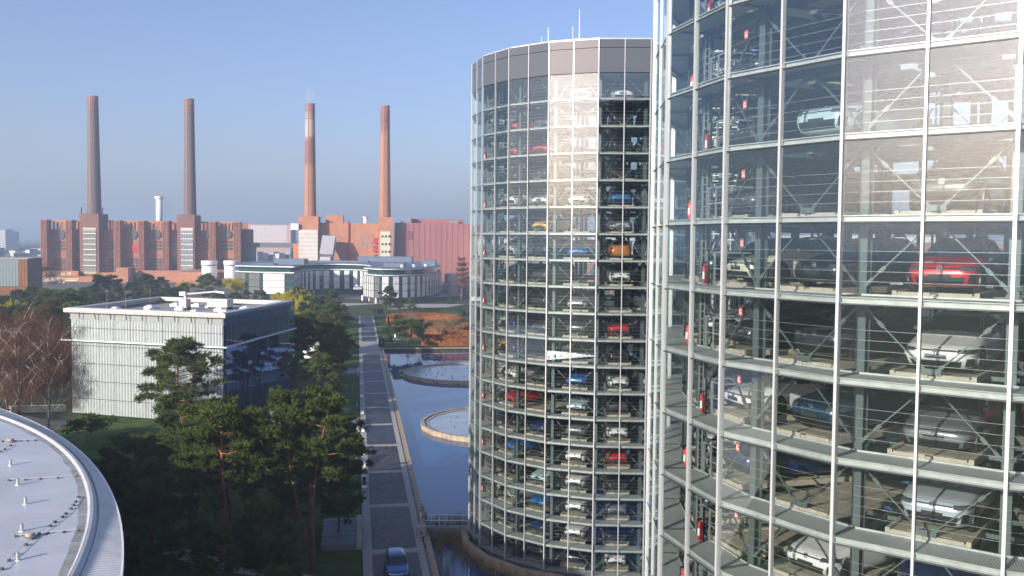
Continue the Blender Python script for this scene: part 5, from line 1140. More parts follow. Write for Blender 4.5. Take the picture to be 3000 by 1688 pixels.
# halls seen through and beside the towers
for i, (px0, px1, Y, yt, m, lb) in enumerate(((1385, 1640, 620, 700, wpale, 'long white factory hall behind the far tower'), (1650, 1910, 700, 688, wpale, 'tall white hall behind the far tower'), (1930, 2350, 560, 705, wgrey, 'grey factory hall behind the near tower'),
                                           (2360, 2800, 640, 690, wpale, 'white factory hall with tanks behind the near tower'), (2810, 3300, 520, 712, mat('brick_hall', (.33, .15, .10), .85), 'brick factory hall behind the near tower'), (1400, 1900, 450, 770, mat('brick_low', (.36, .17, .11), .85), 'low brick hall behind the far tower'),
                                           (1950, 2700, 420, 790, wpale, 'low white roofed hall behind the near tower'))):
    block('factory_hall', lb, 'building', px0, px1, Y, yt, 60, m, 'factory halls', dwin, 2, 14)
# office building with glass and copper panels at the left edge
gb = thing('glass_office', 'dark glass office building with copper coloured middle band at the left edge', 'building', (0, 0, 0))
Yg = 330; ga, gb_ = at(-120, 760, Yg), at(80, 760, Yg + 6); zt2 = zat(758, Yg, 40)
cop_ = mat('copper_panel', (.33, .15, .07), .35, .3, var=.12, scale=.4); gg = mat('office_glass', (.02, .035, .04), .05, spec=.8); gw = mat('pale_blind', (.26, .31, .31), .2)
fl = [(0, 4.6, gg), (4.6, 9.4, cop_), (9.4, zt2 - .3, gg)]
tdir = Vector((gb_.x - ga.x, gb_.y - ga.y)); ln = tdir.length; an_ = math.atan2(tdir.y, tdir.x); npn = 22
MB().box(0, ln, .3, 26, 0, zt2 - .4).build('core', darkm, gb, loc=(ga.x, ga.y, 0), rz=an_)
MB().box(-.3, ln + .3, 0, 26.5, zt2 - .3, zt2).build('roof', concrete, gb, loc=(ga.x, ga.y, 0), rz=an_)
for z0, z1, m in fl:
    for i in range(npn):
        mm = gw if (m is gg and (i in (12, 13, 14, 15, 16, 17, 18) and z0 > 5 or (i > 15 and z0 < 3))) else (cop_ if (i > 18 and z0 > 5) else m)
        MB().box(ln * i / npn + .04, ln * (i + 1) / npn - .04, 0, .28, z0 + .06, z1 - .06).build('facade_panel', mm, gb, loc=(ga.x, ga.y, 0), rz=an_)
# low white pavilion roof and drum-shaped sculpture wall among the trees
lw = thing('low_pavilion', 'low white roofed pavilion half hidden behind the bare birches', 'building', (0, 0, 0))
pa, pb_ = at(8, 945, 205), at(112, 945, 205); MB().box(pa.x, pb_.x, 203, 222, 6.3, 7.0).build('roof', white, lw); MB().box(pa.x + 1, pb_.x - 1, 204.5, 220, 0, 6.3).build('wall', mat('grey_glass', (.12, .14, .15), .2), lw); MB().box(pa.x + 18, pb_.x - 2, 206, 214, 7.0, 9.0).build('upper_roof', white, lw)
cw = thing('white_cone', 'tilted white cone shaped pavilion between pines and hotel', 'pavilion', (xat(912, 215, 940), 215, 0))
mb = MB(); mb.lathe([(2.0, 0), (3.1, 8.0)], 28); mb.v = [(x + z * .22, y, z + (x * .35 if z > 4 else 0)) for x, y, z in mb.v]; mb.build('shell', white, cw, smooth=False)
mb = MB(); mb.lathe([(3.14, 8.0), (3.14, 8.35)], 28); mb.v = [(x + z * .22, y, z + x * .35) for x, y, z in mb.v]; mb.build('rim', white, cw)
lw2 = thing('concrete_wall', 'low pale concrete wall behind the birch trunks', 'wall', (0, 0, 0)); pa, pb_ = at(30, 1200, 126), at(190, 1195, 131)
MB().bar((pa.x, pa.y, pa.z), (pb_.x, pb_.y, pb_.z), .8, .9).build('coping', concrete, lw2); MB().bar((pa.x, pa.y + .3, (pa.z - .45) / 2), (pb_.x, pb_.y + .3, (pb_.z - .45) / 2), .4, max(pa.z, pb_.z) - .45).build('wall', concrete, lw2)
# hills on the horizon
hl = MB(); vs = []; nx = 90
for j, (Y, amp) in enumerate(((1900, 8), (2600, 30), (3600, 52), (4300, 40))):
    for i in range(nx + 1):
        x = -4000 + 8000 * i / nx; vs.append((x, Y, -1 + amp * (.55 + .25 * math.sin(x * .0021 + j) + .2 * math.sin(x * .0057 + 2 * j)) * (1.0 if x < -500 else .55) * (0 if j == 0 else 1)))
hl.add(vs, [(j * (nx + 1) + i, j * (nx + 1) + i + 1, (j + 1) * (nx + 1) + i + 1, (j + 1) * (nx + 1) + i) for j in range(3) for i in range(nx)])
struct(hl.build('hills', mat('wooded_hills', (.05, .055, .035), .95, col2=(.025, .035, .02), scale=.02, bump=.5, bscale=.05), smooth=True))
struct(sheet('factory_yard', [(-330, 425), (60, 425), (140, 1200), (-420, 1200)], .014, mat('yard_asphalt', (.10, .10, .10), .9, var=.25, scale=.05)))

# ------------------------------------------------------------------ vegetation
bark = mat('pine_bark', (.29, .12, .05), .9, col2=(.12, .062, .036), scale=1.6, bump=.4, bscale=6, stretch=(1, 1, .35))
twigm = mat('bare_twig', (.20, .14, .10), .9); birchm = mat('birch_bark', (.44, .41, .36), .8, col2=(.13, .11, .09), scale=2.2, stretch=(1, 1, 2))
needle = leafmat('pine_needles', (.036, .066, .019), (.135, .172, .044), .5, .25)
needle2 = leafmat('pine_needles_light', (.048, .08, .022), (.165, .19, .05), .5, .25)
willowm = leafmat('willow_yellow', (.30, .27, .02), (.55, .46, .05), .6, .4)
beech = leafmat('beech_copper', (.24, .085, .022), (.52, .23, .07), .8, .3); greenh = leafmat('green_hedge', (.02, .05, .012), (.06, .12, .025), .8, .25)
brownm = leafmat('brown_twigs', (.085, .04, .028), (.19, .095, .06), .3, .3); redtw = leafmat('reddish_twigs', (.11, .055, .035), (.22, .13, .075), .3, .3)
reedm = leafmat('dry_reed', (.20, .125, .045), (.40, .28, .12), .9, .3)
RS = np.random.RandomState(11)
def tris_mesh(name, V, m):                               # V: (n,3,3) loose triangles
    n = len(V); me = bpy.data.meshes.new(name); me.vertices.add(n * 3); me.loops.add(n * 3); me.polygons.add(n)
    me.vertices.foreach_set('co', V.reshape(-1).astype(np.float32)); me.loops.foreach_set('vertex_index', np.arange(n * 3, dtype=np.int32))
    me.polygons.foreach_set('loop_start', np.arange(0, n * 3, 3, dtype=np.int32)); me.polygons.foreach_set('loop_total', np.full(n, 3, dtype=np.int32))
    me.materials.append(m); me.update(); me.validate(); return me
def unit(a): return a / (np.linalg.norm(a, axis=-1, keepdims=True) + 1e-9)
def tufts(P, Dr, k, ln, wd, spread=.62):
    """k needle blades fanning out of every point P along its direction Dr"""
    n = len(P); P = np.repeat(P, k, 0); d = unit(np.repeat(Dr, k, 0) + RS.normal(0, spread, (n * k, 3)))
    s = unit(np.cross(d, RS.normal(0, 1, (n * k, 3)))); l = ln * RS.uniform(.65, 1.25, (n * k, 1)); q = wd * RS.uniform(.7, 1.3, (n * k, 1))
    tip = P + d * l; return np.stack([P - s * q, P + s * q, tip], 1)
def clump_pts(c, r, n, flat=.6):
    m_ = max(5, n // 7); d = unit(RS.normal(0, 1, (m_, 3)) + np.array([0, 0, .35])); ln = r * RS.uniform(.55, 1.2, (m_, 1)); k_ = 7
    D = np.repeat(d, k_, 0); t = np.tile(np.linspace(.38, 1.0, k_), m_)[:, None]; q = D * np.repeat(ln, k_, 0) * t + RS.normal(0, .05 * r, (m_ * k_, 3)); q[:, 2] *= flat
    o = D.copy(); o[:, 2] += .3; return c + q, unit(o)
def pine(seed, H, spread, trunks=1, low=.38, ncl=46, nt=120, k=5, ln=.34, wd=.036, m=None, flat=False, dead=6):
    r_ = random.Random(seed); tk = MB(); C = []
    for ti in range(trunks):
        a0 = ti * 2 * PI / trunks + r_.uniform(0, 1); lean = 0 if trunks == 1 else .16 + .05 * r_.random(); pts = []; x = y = 0
        for i in range(9):
            t = i / 8; x = math.cos(a0) * lean * H * t ** 1.2 + .22 * math.sin(t * 5 + seed); y = math.sin(a0) * lean * H * t ** 1.2 + .2 * math.cos(t * 4 + seed * 2) - .2
            pts.append((x, y, H * .93 * t))
        r0 = .24 * (H / 13) * (1 if trunks == 1 else .75); tk.tube(pts, [r0 * (1 - .85 * i / 8) + .015 for i in range(9)], 8)
        nb = ncl // trunks
        for i in range(nb):
            t = low + (1 - low) * ((i + .5) / nb) ** .9; hh = min(.99, t + r_.uniform(-.03, .03)); fi = hh / .93 * 8; j = min(7, int(fi)); base = Vector(pts[j]).lerp(Vector(pts[j + 1]), min(1, fi - j))
            az = i * 2.399 + r_.uniform(-.4, .4) + seed; u = (hh - low) / (1 - low)
            prof = (.55 + .45 * math.sin(min(1, u * 1.25) * PI * .9)) * (1 - .78 * max(0, u - .45) / .55) if not flat else (.9 - .55 * max(0, u - .6) / .4)
            Ln = spread * prof * r_.uniform(.62, 1.12); up = r_.uniform(-.05, .30) + .25 * u
            p1 = base + Vector((math.cos(az) * Ln * .5, math.sin(az) * Ln * .5, Ln * up * .35)); p2 = base + Vector((math.cos(az + .2) * Ln, math.sin(az + .2) * Ln, Ln * up))
            tk.tube([base, p1, p2], [.055 * (H / 13) + .02, .04, .015], 5, cap=False)
            rc = r_.uniform(.6, 1.0) * (spread / 4) ** .5
            C.append((p2, rc)); 
            if Ln > 1.4: C.append((p1.lerp(p2, .35) + Vector((r_.uniform(-.4, .4), r_.uniform(-.4, .4), .25)), rc * .85)); C.append((p1.lerp(p2, .7) + Vector((r_.uniform(-.6, .6), r_.uniform(-.6, .6), .2)), rc * .8))
        for i in range(dead):
            t = r_.uniform(.15, low + .12); fi = t / .93 * 8; j = int(fi); base = Vector(pts[j]).lerp(Vector(pts[j + 1]), fi - j); az = r_.uniform(0, 6.28); Ln = r_.uniform(.8, 2.2)
            e = base + Vector((math.cos(az) * Ln, math.sin(az) * Ln, r_.uniform(-.3, .5))); mid = base.lerp(e, .5) + Vector((0, 0, .25)); tk.tube([base, mid, e], [.04, .028, .01], 4, cap=False)
    PP, DD = [], []
    for c, rc in C:
        p, d = clump_pts(np.array(c), rc, int(nt * rc * rc / .6) + 12); PP.append(p); DD.append(d)
    V = tufts(np.concatenate(PP), np.concatenate(DD), k, ln, wd)
    return tk.mesh('trunk', bark, True), tris_mesh('crown', V, m or needle), H
PINES = [pine(1, 14, 3.9, 1, .50, 36, 130), pine(2, 14.5, 3.9, 3, .48, 42, 120), pine(3, 12.5, 4.0, 2, .42, 36, 120), pine(4, 10, 3.2, 1, .24, 44, 120, m=needle2)]
PFAR = [pine(11, 11, 3.8, 1, .25, 38, 84, 4, .5, .06), pine(12, 10, 4.4, 2, .22, 38, 84, 4, .5, .06, m=needle2), pine(13, 12, 3.6, 1, .30, 36, 84, 4, .5, .06), pine(14, 9, 4.6, 2, .18, 40, 80, 4, .5, .06)]
PHERO = pine(21, 12.0, 5.8, 1, .14, 54, 130, 5, .30, .030, m=needle2, dead=10)
PBON = pine(22, 3.4, 2.9, 1, .6, 16, 90, 5, .22, .026, flat=True, dead=2)
PGAR = pine(23, 6.0, 5.0, 2, .45, 26, 90, 5, .34, .04, flat=True, dead=2)
def plant(proto, x, y, z, h, label, name='pine_tree', cat='tree', group=None, rz=None, wide=1.0):
    tm, cm, H = proto; s2 = h / H
    o = thing(name, label, cat, (x, y, z), rnd.uniform(0, 6.28) if rz is None else rz, group); o.scale = (s2 * wide, s2 * wide, s2)
    obj('trunk', tm, o); obj('crown', cm, o); return o
# the near grove
plant(PINES[0], -22.0, 71.0, 0, 14.4, 'tall pine with one long orange trunk at the bottom of the grove', rz=1.0, group='pines of the near grove')
plant(PINES[1], -16.4, 75.5, 0, 15.0, 'broad pine with several orange trunks nearest the promenade', rz=.6, group='pines of the near grove', wide=.92)
plant(PINES[2], -28.5, 82.5, 0, 13.2, 'leaning pine at the left of the grove above the dark path', rz=2.2, group='pines of the near grove')
grove = [(-24.2, 77.5, 10.0, 2, 'dark pine behind the tall single trunk'), (-19.2, 82.5, 9.5, 3, 'dark bushy pine between the two orange trunked pines'), (-30.0, 87.5, 10.5, 0, 'pine behind the leaning pine'), (-35.5, 84.5, 9.0, 2, 'dark pine hugging the rim of the round roof'), (-22.8, 97.5, 10.0, 1, 'pine at the back of the grove before the mound'), (-27.8, 70.8, 8.5, 3, 'low dark pine left of the tall single trunk'), (-33.0, 76.0, 8.5, 3, 'squat dark pine under the round roof rim'), (-18.3, 68.5, 8.0, 3, 'dark pine at the bottom between path and platform'), (-15.8, 84.0, 6.5, 3, 'small pine beside the low grey platform'), (-21.5, 91, 9.5, 2, 'dense pine behind the many trunked pine'), (-30.5, 78, 8.5, 3, 'dark low pine between the leaning pine and the round roof'), (-25.5, 84, 10.0, 0, 'slender pine in the heart of the grove'), (-26.5, 64.5, 6.5, 3, 'small dark pine at the bottom by the round roof'), (-21.0, 64.5, 7.0, 2, 'small dark pine at the bottom of the frame'), (-17.2, 97, 7.5, 3, 'low pine at the lawn behind the grove'), (-26.0, 91, 8.5, 2, 'smaller pine in the middle of the grove'), (-34, 90.5, 8.0, 3, 'dark bushy pine beside the round roof edge'), (-38.5, 93, 4.2, 3, 'low dark pine shrub on the mound near the umbrella pine'), (-31.5, 99, 5.0, 3, 'low pine shrub on the shaded side of the mound'), (-27.5, 103, 5.5, 2, 'small pine below the wide mound pine'),
          (-13.2, 54, 8, 0, 'pine beside the road below the frame'), (-17.0, 47, 8, 1, 'pine below the frame by the round building'), (-11.5, 44, 8, 2, 'pine below the frame close to the road')]
for x, y, h, v, lb in grove: plant(PINES[v], x, y, 0, h, lb, group='pines of the near grove')
plant(PHERO, -44.6, 125, mound_z(-44.6, 125) - .1, 11.8, 'wide green pine on the mound before the ribbed glass wall', rz=.4)
plant(PBON, gp(262, 1306, 2.6).x, gp(262, 1306, 2.6).y, mound_z(*gp(262, 1306, 2.6)[:2]) - .2, 3.4, 'small umbrella shaped pine on the mound at the round roof edge', rz=0)
gq = gp(1197, 1018); plant(PGAR, gq.x, gq.y, 0, 6.2, 'crooked pine on the lawn at the far end of the pool', rz=.3)
# row along the promenade
row = [(68, -8.5, 10.0, 3, 'pointed pine beside the promenade next to the dark blue wall'), (80, -13.5, 9.0, 1, 'dark pine squeezed against the blue pavilion wall'), (92, -7.5, 10.5, 2, 'dense pine overhanging the promenade edge'), (98, -14, 13, 0, 'high pine behind the pavilion corner'),
       (108, -9, 11.5, 0, 'dark pine halfway along the promenade'), (117, -15, 12.5, 2, 'bushy pine behind the dark promenade pines'), (124, -7.2, 8.0, 3, 'low pine reaching over the pale paving'), (136, -11, 10.5, 1, 'pine with thin crown beside the pale paving'), (146, -17, 9, 3, 'pine next to the white cone'),
       (158, -9.0, 11.5, 0, 'tall pine with orange trunk near the hotel end'), (176, -13, 9.5, 2, 'dark pine left of the far paving'), (192, -9, 8.5, 3, 'pine at the last dark paving panel'), (210, -16, 10, 1, 'pine below the white hotel panels'), (232, -22, 12, 2, 'tall dark pine in front of the hotel windows'), (246, -12, 10, 0, 'pine at the hotel forecourt')]
for s, t, h, v, lb in row: p = pm(s, t); plant((PINES if s < 130 else PFAR)[v], p.x, p.y, 0, h, lb, group='pines along the promenade')
for i, (px, yb, h, lb) in enumerate(((1140, 912, 9.5, 'pine before the rounded hotel corner, taller of two'), (1207, 915, 5.6, 'flat pine before the hotel terrace wall'), (1322, 903, 5.2, 'small round pine on the hotel terrace'), (1172, 912, 5, 'short pine between the two hotel pines'))):
    p = gp(px, yb); plant(PFAR[i], p.x, p.y, 0, h, lb, group='pines by the hotel')
# pines between the pavilion and the power station
k = 0
def nth(i): return ORD[i] if i <= 20 else ('thirtieth' if i == 30 else 'twenty-' + ORD[i - 20])
for px, Y, yt in sorted(((10, 270, 868), (52, 300, 850), (95, 320, 838), (120, 240, 880), (150, 300, 850), (178, 250, 855), (205, 330, 846), (235, 280, 852), (262, 350, 845), (310, 380, 808), (285, 300, 860), (345, 340, 835), (395, 390, 830), (430, 360, 805), (470, 400, 812), (455, 300, 858), (30, 225, 900), (75, 215, 915), (500, 330, 845),
                  (540, 420, 830), (610, 400, 805), (640, 380, 850), (720, 390, 862), (760, 385, 866), (815, 370, 858), (130, 200, 905), (170, 205, 900), (-20, 260, 870), (215, 215, 890), (690, 360, 858))):
    k += 1; x = xat(px, Y, 850); h = max(6, zat(yt, Y, px)); plant(PFAR[k % 4], x, Y, 0, h, 'dark pine in the belt beyond the glass pavilion, %s from the left' % nth(k), group='pines beyond the pavilion', wide=1.15)
# willows
def willow(seed, H, sp, n=90):
    r_ = random.Random(seed); tk = MB(); tk.tube([(0, 0, 0), (.1, 0, H * .3), (0, .1, H * .55)], [.4, .3, .15], 7); P = []
    tri = []
    for i in range(26):
        az = i * 2.4; L_ = sp * r_.uniform(.3, 1); b0 = Vector((0, 0, H * r_.uniform(.35, .6))); e = b0 + Vector((math.cos(az) * L_, math.sin(az) * L_, H * r_.uniform(.25, .42) * (1.15 - L_ / sp * .45))); tk.tube([b0, b0.lerp(e, .5) + Vector((0, 0, .6)), e], [.12, .07, .02], 5, cap=False)
        for j in range(n):
            q = np.array(b0.lerp(e, r_.uniform(.45, 1.05)) + Vector((r_.uniform(-.9, .9), r_.uniform(-.9, .9), r_.uniform(-.2, .9)))); ln = min(q[2] - .4, r_.uniform(.9, 2.6) * (H / 9)); d = np.array([r_.uniform(-.2, .2), r_.uniform(-.2, .2), -1]); s2 = np.array([math.cos(j), math.sin(j), 0]) * .055
            tri.append([q - s2, q + s2, q + d * ln])
    return tk.mesh('trunk', twigm, True), tris_mesh('crown', np.array(tri), willowm), H
WIL = willow(3, 9, 4.2)
for i, (px, Y, yt, lb) in enumerate(((305, 470, 800, 'yellow willow in front of the power station'), (868, 300, 848, 'large yellow willow behind the pavilion corner'), (905, 285, 872, 'drooping yellow willow beside the white cone'), (685, 430, 810, 'yellow willow at the grey stone hotel end'), (545, 440, 822, 'low yellow willow behind the pavilion roof'), (50, 245, 885, 'yellow bush among the pines at left'), (830, 330, 856, 'smaller yellow willow left of the large one'))):
    h = zat(yt, Y, px); plant(WIL, xat(px, Y, 850), Y, 0, max(4, h), lb, 'willow_tree', group='yellow willows', wide=1.25)
# bare birches and thicket at the left
def bare(seed, H, sp, m, tm, nb=16, twn=260, droop=True, tr=.125):
    r_ = random.Random(seed); tk = MB(); pts = [(.15 * math.sin(i * .9 + seed), .15 * math.cos(i * .7 + seed), H * i / 8) for i in range(9)]; tk.tube(pts, [tr * (1 - i / 8.6) for i in range(9)], 7); tri = []
    for i in range(nb):
        t = .28 + .68 * i / nb; b0 = Vector(pts[int(t * 8)]); az = i * 2.4 + seed; L_ = sp * (1.1 - .6 * t) * r_.uniform(.7, 1.2); e = b0 + Vector((math.cos(az) * L_, math.sin(az) * L_, L_ * r_.uniform(.7, 1.3))); mid = b0.lerp(e, .5) + Vector((math.cos(az) * .2, math.sin(az) * .2, .15))
        tip = e + Vector((math.cos(az) * .7, math.sin(az) * .7, -.35 if droop else .5)); tk.tube([b0, mid, e, tip], [.045, .032, .018, .007], 5, cap=False)
        for k in range(2):
            f_ = mid.lerp(e, r_.random()); g2 = f_ + Vector((r_.uniform(-1, 1), r_.uniform(-1, 1), r_.uniform(.3, 1.1))); tk.tube([f_, f_.lerp(g2, .6) + Vector((0, 0, .2)), g2], [.025, .018, .006], 4, cap=False)
        for j in range(twn):
            q = np.array(mid.lerp(tip, r_.uniform(.1, 1.1)) + Vector((r_.gauss(0, .35), r_.gauss(0, .35), r_.gauss(0, .25)))); d = np.array([r_.gauss(0, .35), r_.gauss(0, .35), (-1 if droop else 1) * r_.uniform(.3, 1)]); ln = r_.uniform(.5, 1.4); s2 = np.array([math.cos(j), math.sin(j), 0]) * .011
            tri.append([q - s2, q + s2, q + d * ln])
    return tk.mesh('trunk', tm, True), tris_mesh('crown', np.array(tri), m), H
BIR = [bare(5, 11, 3.2, redtw, birchm), bare(6, 10.5, 3.6, redtw, birchm, 18)]
THK = [bare(7, 7.5, 3.4, brownm, twigm, 18, 420, True, .1), bare(8, 6.5, 3.6, brownm, twigm, 20, 420, False, .1)]
for i, (px, Y, yt, v, lb) in enumerate(((52, 118, 935, 0, 'bare white birch at the left edge, the forked one'), (143, 121, 958, 1, 'bare white birch close to the ribbed glass wall'), (-8, 116, 1010, 0, 'bare birch cut by the left edge'))):
    p = at(px, 1200, Y); h = zat(yt, Y, px); plant(BIR[v], p.x, Y, 0, h, lb, 'birch_tree', group='bare birches', rz=.5 + i)
for i, (px, Y, yt) in enumerate(((0, 150, 985), (30, 165, 960), (62, 158, 985), (95, 170, 975), (125, 160, 985), (160, 168, 990), (15, 140, 1040), (50, 142, 1050), (90, 140, 1045), (130, 145, 1040), (165, 146, 1060), (180, 160, 1010))):
    p = at(px, 1100, Y); plant(THK[i % 2], p.x, Y, 0, max(4, zat(yt, Y, px)), 'bare reddish brown shrub behind the birches, %s in the thicket' % ORD[i + 1], 'bare_shrub', 'shrub', 'bare thicket behind the birches', wide=1.2)
plant(THK[1], pm(150, -12).x, pm(150, -12).y, 0, 7, 'bare brown tree among the promenade pines', 'bare_tree', group=None)
POP = bare(9, 22, 2.4, redtw, twigm, 60, 420, False, .3)
for i, (px, Y, yt) in enumerate(((1352, 425, 752), (1361, 432, 770))): plant(POP, xat(px, Y), Y, 0, zat(yt, Y, px), 'tall narrow bare poplar beside the far tower, %s' % ('taller one' if i == 0 else 'lower one behind'), 'poplar_tree', group='bare poplars', wide=.95)
plant(THK[0], xat(112, 420), 420, 0, zat(765, 420, 112), 'grey bare tree between glass office and brick buttress', 'bare_tree', wide=1.3)
# hedges: a solid core clothed in leaves
def hedge(pts, wd, h, m, label, nleaf, group, core):
    P = curve([Vector(p) for p in pts], 10); o = thing('clipped_hedge', label, 'hedge', (P[0].x, P[0].y, 0), 0, group); mb = MB(); sec = [(-.5, 0), (-.5, .7), (-.36, .95), (0, 1), (.36, .95), (.5, .7), (.5, 0)]; n = len(sec)
    org = P[0]; pos = []
    for i, p in enumerate(P):
        t = (P[min(i + 1, len(P) - 1)] - P[max(i - 1, 0)]).normalized(); nn = Vector((-t.y, t.x)); e = .25 if i in (0, len(P) - 1) else (.75 if i in (1, len(P) - 2) else 1)
        for a, z in sec:
            j = 1 + rnd.uniform(-.07, .07); q = p + nn * a * wd * e * j - org; mb.v.append((q.x, q.y, z * h * (.88 if e < 1 else 1) * (1 + rnd.uniform(-.05, .05))))
    for i in range(len(P) - 1):
        for k in range(n - 1): mb.f.append((i * n + k, i * n + k + 1, (i + 1) * n + k + 1, (i + 1) * n + k)); mb.m.append(0)
    mb.build('core', core, o, smooth=True); V = np.array(mb.v); F_ = np.array(mb.f); idx = RS.randint(0, len(F_), nleaf); u, v = RS.rand(nleaf, 1), RS.rand(nleaf, 1)
    q = V[F_[idx]]; pt = (q[:, 0] * (1 - u) + q[:, 1] * u) * (1 - v) + (q[:, 3] * (1 - u) + q[:, 2] * u) * v; nr = unit(np.cross(q[:, 1] - q[:, 0], q[:, 3] - q[:, 0])); cc = np.array([0, 0, h * .4]); s_ = np.sign(np.sum(nr * (pt - np.array([V[:, 0].mean(), V[:, 1].mean(), h * .3])), 1, keepdims=True)); 
    tri = tufts(pt, unit(RS.normal(0, 1, (nleaf, 3)) + np.array([0, 0, .3])), 2, .26, .085); obj('leaves', tris_mesh('leaves', tri, m), o); return o
def hpt(px, Y): return (xat(px, Y, 960), Y)
bc = mat('beech_core', (.22, .075, .022), .95, var=.3, scale=1); gc = mat('green_core', (.015, .035, .01), .95)
hedge([hpt(1240, 243), hpt(1275, 242), hpt(1330, 241.5), hpt(1410, 243)], 3.2, 2.7, beech, 'copper beech hedge nearest the pool end', 9000, 'copper beech hedges', bc)
hedge([hpt(1308, 249), hpt(1345, 251), hpt(1420, 250)], 3.4, 3.1, beech, 'short taller copper beech hedge at the far tower', 5000, 'copper beech hedges', bc)
hedge([hpt(1205, 262), hpt(1250, 266), hpt(1290, 264), hpt(1350, 268), hpt(1366, 280)], 3.2, 2.9, beech, 'copper beech hedge curving behind the small white trunked trees', 9000, 'copper beech hedges', bc)
hedge([hpt(1156, 283), hpt(1200, 281), hpt(1260, 282), hpt(1320, 285), hpt(1352, 296)], 3.2, 3.0, beech, 'copper beech hedge in the third curved row', 9000, 'copper beech hedges', bc)
hedge([hpt(1138, 303), hpt(1180, 309), hpt(1250, 312), hpt(1310, 309), hpt(1345, 303)], 3.2, 3.0, beech, 'copper beech hedge in the rearmost curved row', 9000, 'copper beech hedges', bc)
hedge([hpt(1235, 342), hpt(1290, 344), hpt(1360, 340)], 3, 2.4, greenh, 'green hedge below the hotel terrace', 5000, None, gc)
hedge([hpt(1098, 345), hpt(1108, 346), hpt(1120, 347)], 2.4, 1.8, greenh, 'short green hedge at the hotel drive', 2500, None, gc)
for i, (px, Y, r, lb) in enumerate(((1134, 249, 1.6, 'round clipped green bush at the lawn corner'), (1135, 283, 1.5, 'round clipped bush beside the curved hedges'))):
    o = thing('clipped_bush', lb, 'bush', (xat(px, Y, 980), Y, 0), 0, 'clipped round bushes'); pr_ = [(.05, 0), (r * .8, .15), (r, r * .55), (r * .85, r), (r * .5, r * 1.25), (.05, r * 1.33)]; MB().lathe([(a * .93, b2 * .95) for a, b2 in pr_], 16).build('core', gc, o, smooth=True)
    d = unit(RS.normal(0, 1, (2200, 3))); d[:, 2] = np.abs(d[:, 2]); p = d * np.array([r, r, r * 1.3]) * RS.uniform(.85, 1.0, (2200, 1)); obj('leaves', tris_mesh('leaves', tufts(p, d, 2, .16, .06), greenh), o)
SML = bare(15, 4.2, 1.7, leafmat('pale_twigs', (.15, .11, .04), (.26, .20, .08), .4), mat('white_limed_trunk', (.34, .29, .19), .8), 12, 90, False, .08)
for i, (px, Y) in enumerate(((1243, 256), (1291, 256), (1340, 257), (1196, 276), (1318, 258))): plant(SML, xat(px, Y, 960), Y, 0, 4.6 if i < 3 else 5.4, 'small bare tree with whitewashed trunk among copper hedges, %s from left' % ORD[[2, 3, 5, 1, 4][i]], 'bare_tree', group='small bare trees in the hedge garden')
o = thing('bollard', 'white stone bollard on the garden lawn', 'bollard', (xat(1158, 250, 990), 250, 0)); MB().lathe([(.3, 0), (.28, 2.0)], 12).build('shaft', white, o); MB().lathe([(.2, 2.0), (.12, 2.1)], 12).build('cap', white, o)
o = thing('info_pillar', 'black information pillar at the pool corner', 'sign', (xat(1118, 236, 1010), 236, 0)); MB().box(-.75, .75, -.2, .2, .1, 2.4).build('panel', black, o); MB().box(-.85, .85, -.3, .3, 0, .1).build('base', concrete, o); MB().box(-.3, .35, -.215, -.2, .9, 1.7).build('print', mat('brown_print', (.16, .10, .05), .5), o)
# reeds in the basin
def reeds(spots, n, label):
    P = []
    for (x, y, rx, ry, c) in spots: P.append(np.stack([x + RS.normal(0, rx, c), y + RS.normal(0, ry, c), np.full(c, -.6)], 1))
    P = np.concatenate(P); V = tufts(P, np.tile([[0, 0, 1.]], (len(P), 1)), 2, 1.15, .012, .09); o = obj('reeds', tris_mesh('reeds', V, reedm)); tag(o, label, 'reeds', None, 'stuff'); return o
T2x, T2y = TOWERS['far'][:2]
sp_ = [(T2x + 14.3 * math.cos(R_(a)), T2y + 14.3 * math.sin(R_(a)), .35, .35, 34 if a > -150 else 26) for a in np.arange(-178, -84, 3.0)]
sp_ += [(x, 89.3 + rnd.uniform(-1, 1), .5, .8, 75) for x in np.arange(-8.2, -3.9, .7)] + [(x, 84.6, .4, .5, 60) for x in np.arange(-7.2, -4.5, .6)] + [(-6.6 + rnd.uniform(0, 2), y, .3, .6, 30) for y in np.arange(74, 84, 1.4)] + [(-8.8, 92.5, .12, .7, 70), (-8.4, 90.2, .15, .6, 70)]
reeds(sp_, 0, 'dry tan reeds growing in the basin round the footbridge')
# distant wooded belt, one mass
P = []
for i in range(900):
    Y = rnd.uniform(1000, 2400); px = rnd.uniform(-200, 3100) if i % 3 else rnd.uniform(-150, 130); x = xat(px, Y); r = rnd.uniform(4, 7); p, d = clump_pts(np.array([x, Y, r * .8]), r, 14, .9); P.append((p, d))
V = tufts(np.concatenate([p for p, d in P]), np.concatenate([d for p, d in P]), 3, 3.4, 1.0); o = obj('far_wood', tris_mesh('far_wood', V, leafmat('far_foliage', (.03, .032, .02), (.075, .07, .045), .02, .2))); tag(o, 'hazy belt of far trees on the horizon', 'wood', None, 'stuff')

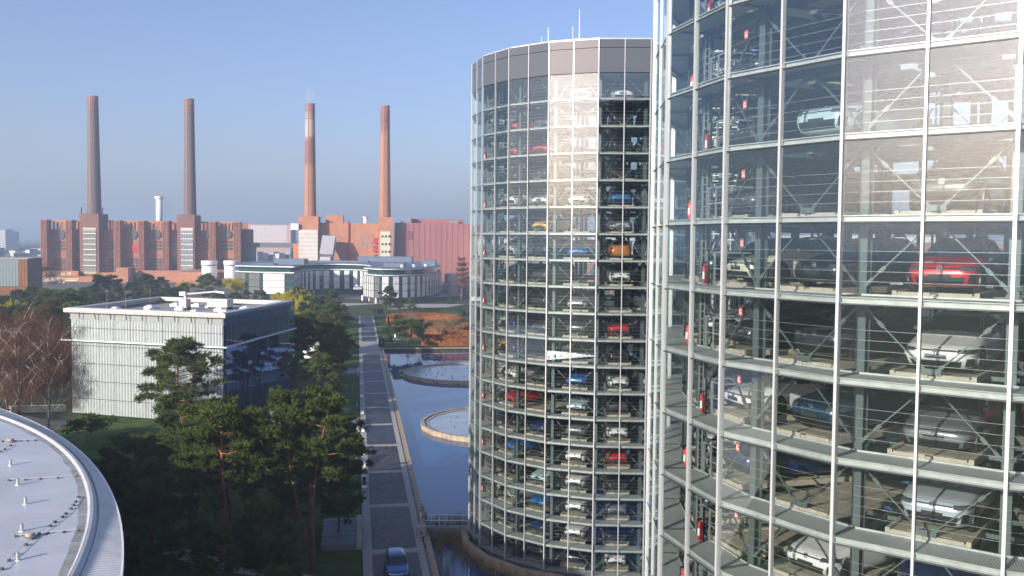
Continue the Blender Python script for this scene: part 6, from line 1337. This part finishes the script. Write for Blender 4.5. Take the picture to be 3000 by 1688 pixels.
# ------------------------------------------------------------------ smoke and the hazy air
def smoke(loc, sx, sy, sz, dens, label):
    m = bpy.data.materials.new('steam'); m.use_nodes = True; n = m.node_tree.nodes; L = m.node_tree.links; n.clear(); o_ = n.new('ShaderNodeOutputMaterial'); v = n.new('ShaderNodeVolumePrincipled'); v.inputs['Color'].default_value = (.95, .95, .95, 1)
    tc = n.new('ShaderNodeTexCoord'); nz = n.new('ShaderNodeTexNoise'); nz.inputs['Scale'].default_value = 2.2; nz.inputs['Detail'].default_value = 4; L.new(tc.outputs['Object'], nz.inputs['Vector'])
    le = n.new('ShaderNodeVectorMath'); le.operation = 'LENGTH'; L.new(tc.outputs['Object'], le.inputs[0])
    mr = n.new('ShaderNodeMapRange'); mr.inputs['From Min'].default_value = 1; mr.inputs['From Max'].default_value = .15; mr.inputs['To Min'].default_value = 0; mr.inputs['To Max'].default_value = 1; L.new(le.outputs['Value'], mr.inputs[0])
    mu = n.new('ShaderNodeMath'); mu.operation = 'MULTIPLY'; L.new(mr.outputs[0], mu.inputs[0]); L.new(nz.outputs['Fac'], mu.inputs[1]); m2 = n.new('ShaderNodeMath'); m2.operation = 'MULTIPLY'; m2.inputs[1].default_value = dens; L.new(mu.outputs[0], m2.inputs[0]); L.new(m2.outputs[0], v.inputs['Density']); L.new(v.outputs[0], o_.inputs['Volume'])
    mb = MB(); mb.lathe([(math.sin(t) + .001, -math.cos(t)) for t in np.linspace(0, PI, 9)], 14); o = mb.build('steam_plume', m, loc=loc); o.scale = (sx, sy, sz); tag(o, label, 'steam', None, 'stuff'); return o
p = at(907, 282, DL(907) + 11); smoke((p.x, p.y, p.z), 4.6, 4.6, 7.5, .10, 'thin steam puff above the stained chimney')
p = at(490, 620, 640); smoke((p.x, p.y, p.z), 10, 6, 12, .035, 'faint steam drifting beside the white chimney')
p = at(518, 730, DL(518) - 9); smoke((p.x, p.y, p.z), 4, 3, 12, .07, 'steam rising before the brick wall')
hz = MB().box(-2600, 2600, -120, 4400, -3, 132).build('haze', None) if False else None
hm = bpy.data.materials.new('hazy_air'); hm.use_nodes = True; n = hm.node_tree.nodes; L = hm.node_tree.links; n.clear(); oo = n.new('ShaderNodeOutputMaterial'); pv = n.new('ShaderNodeVolumePrincipled')
pv.inputs['Color'].default_value = (.60, .78, 1.0, 1); pv.inputs['Density'].default_value = 0.00046; pv.inputs['Anisotropy'].default_value = 0.2; L.new(pv.outputs[0], oo.inputs['Volume'])
hz = MB().box(-4100, 4100, -3600, 4900, -3, 134).build('haze', hm); tag(hz, 'thin bluish haze filling the air', 'haze', None, 'stuff')
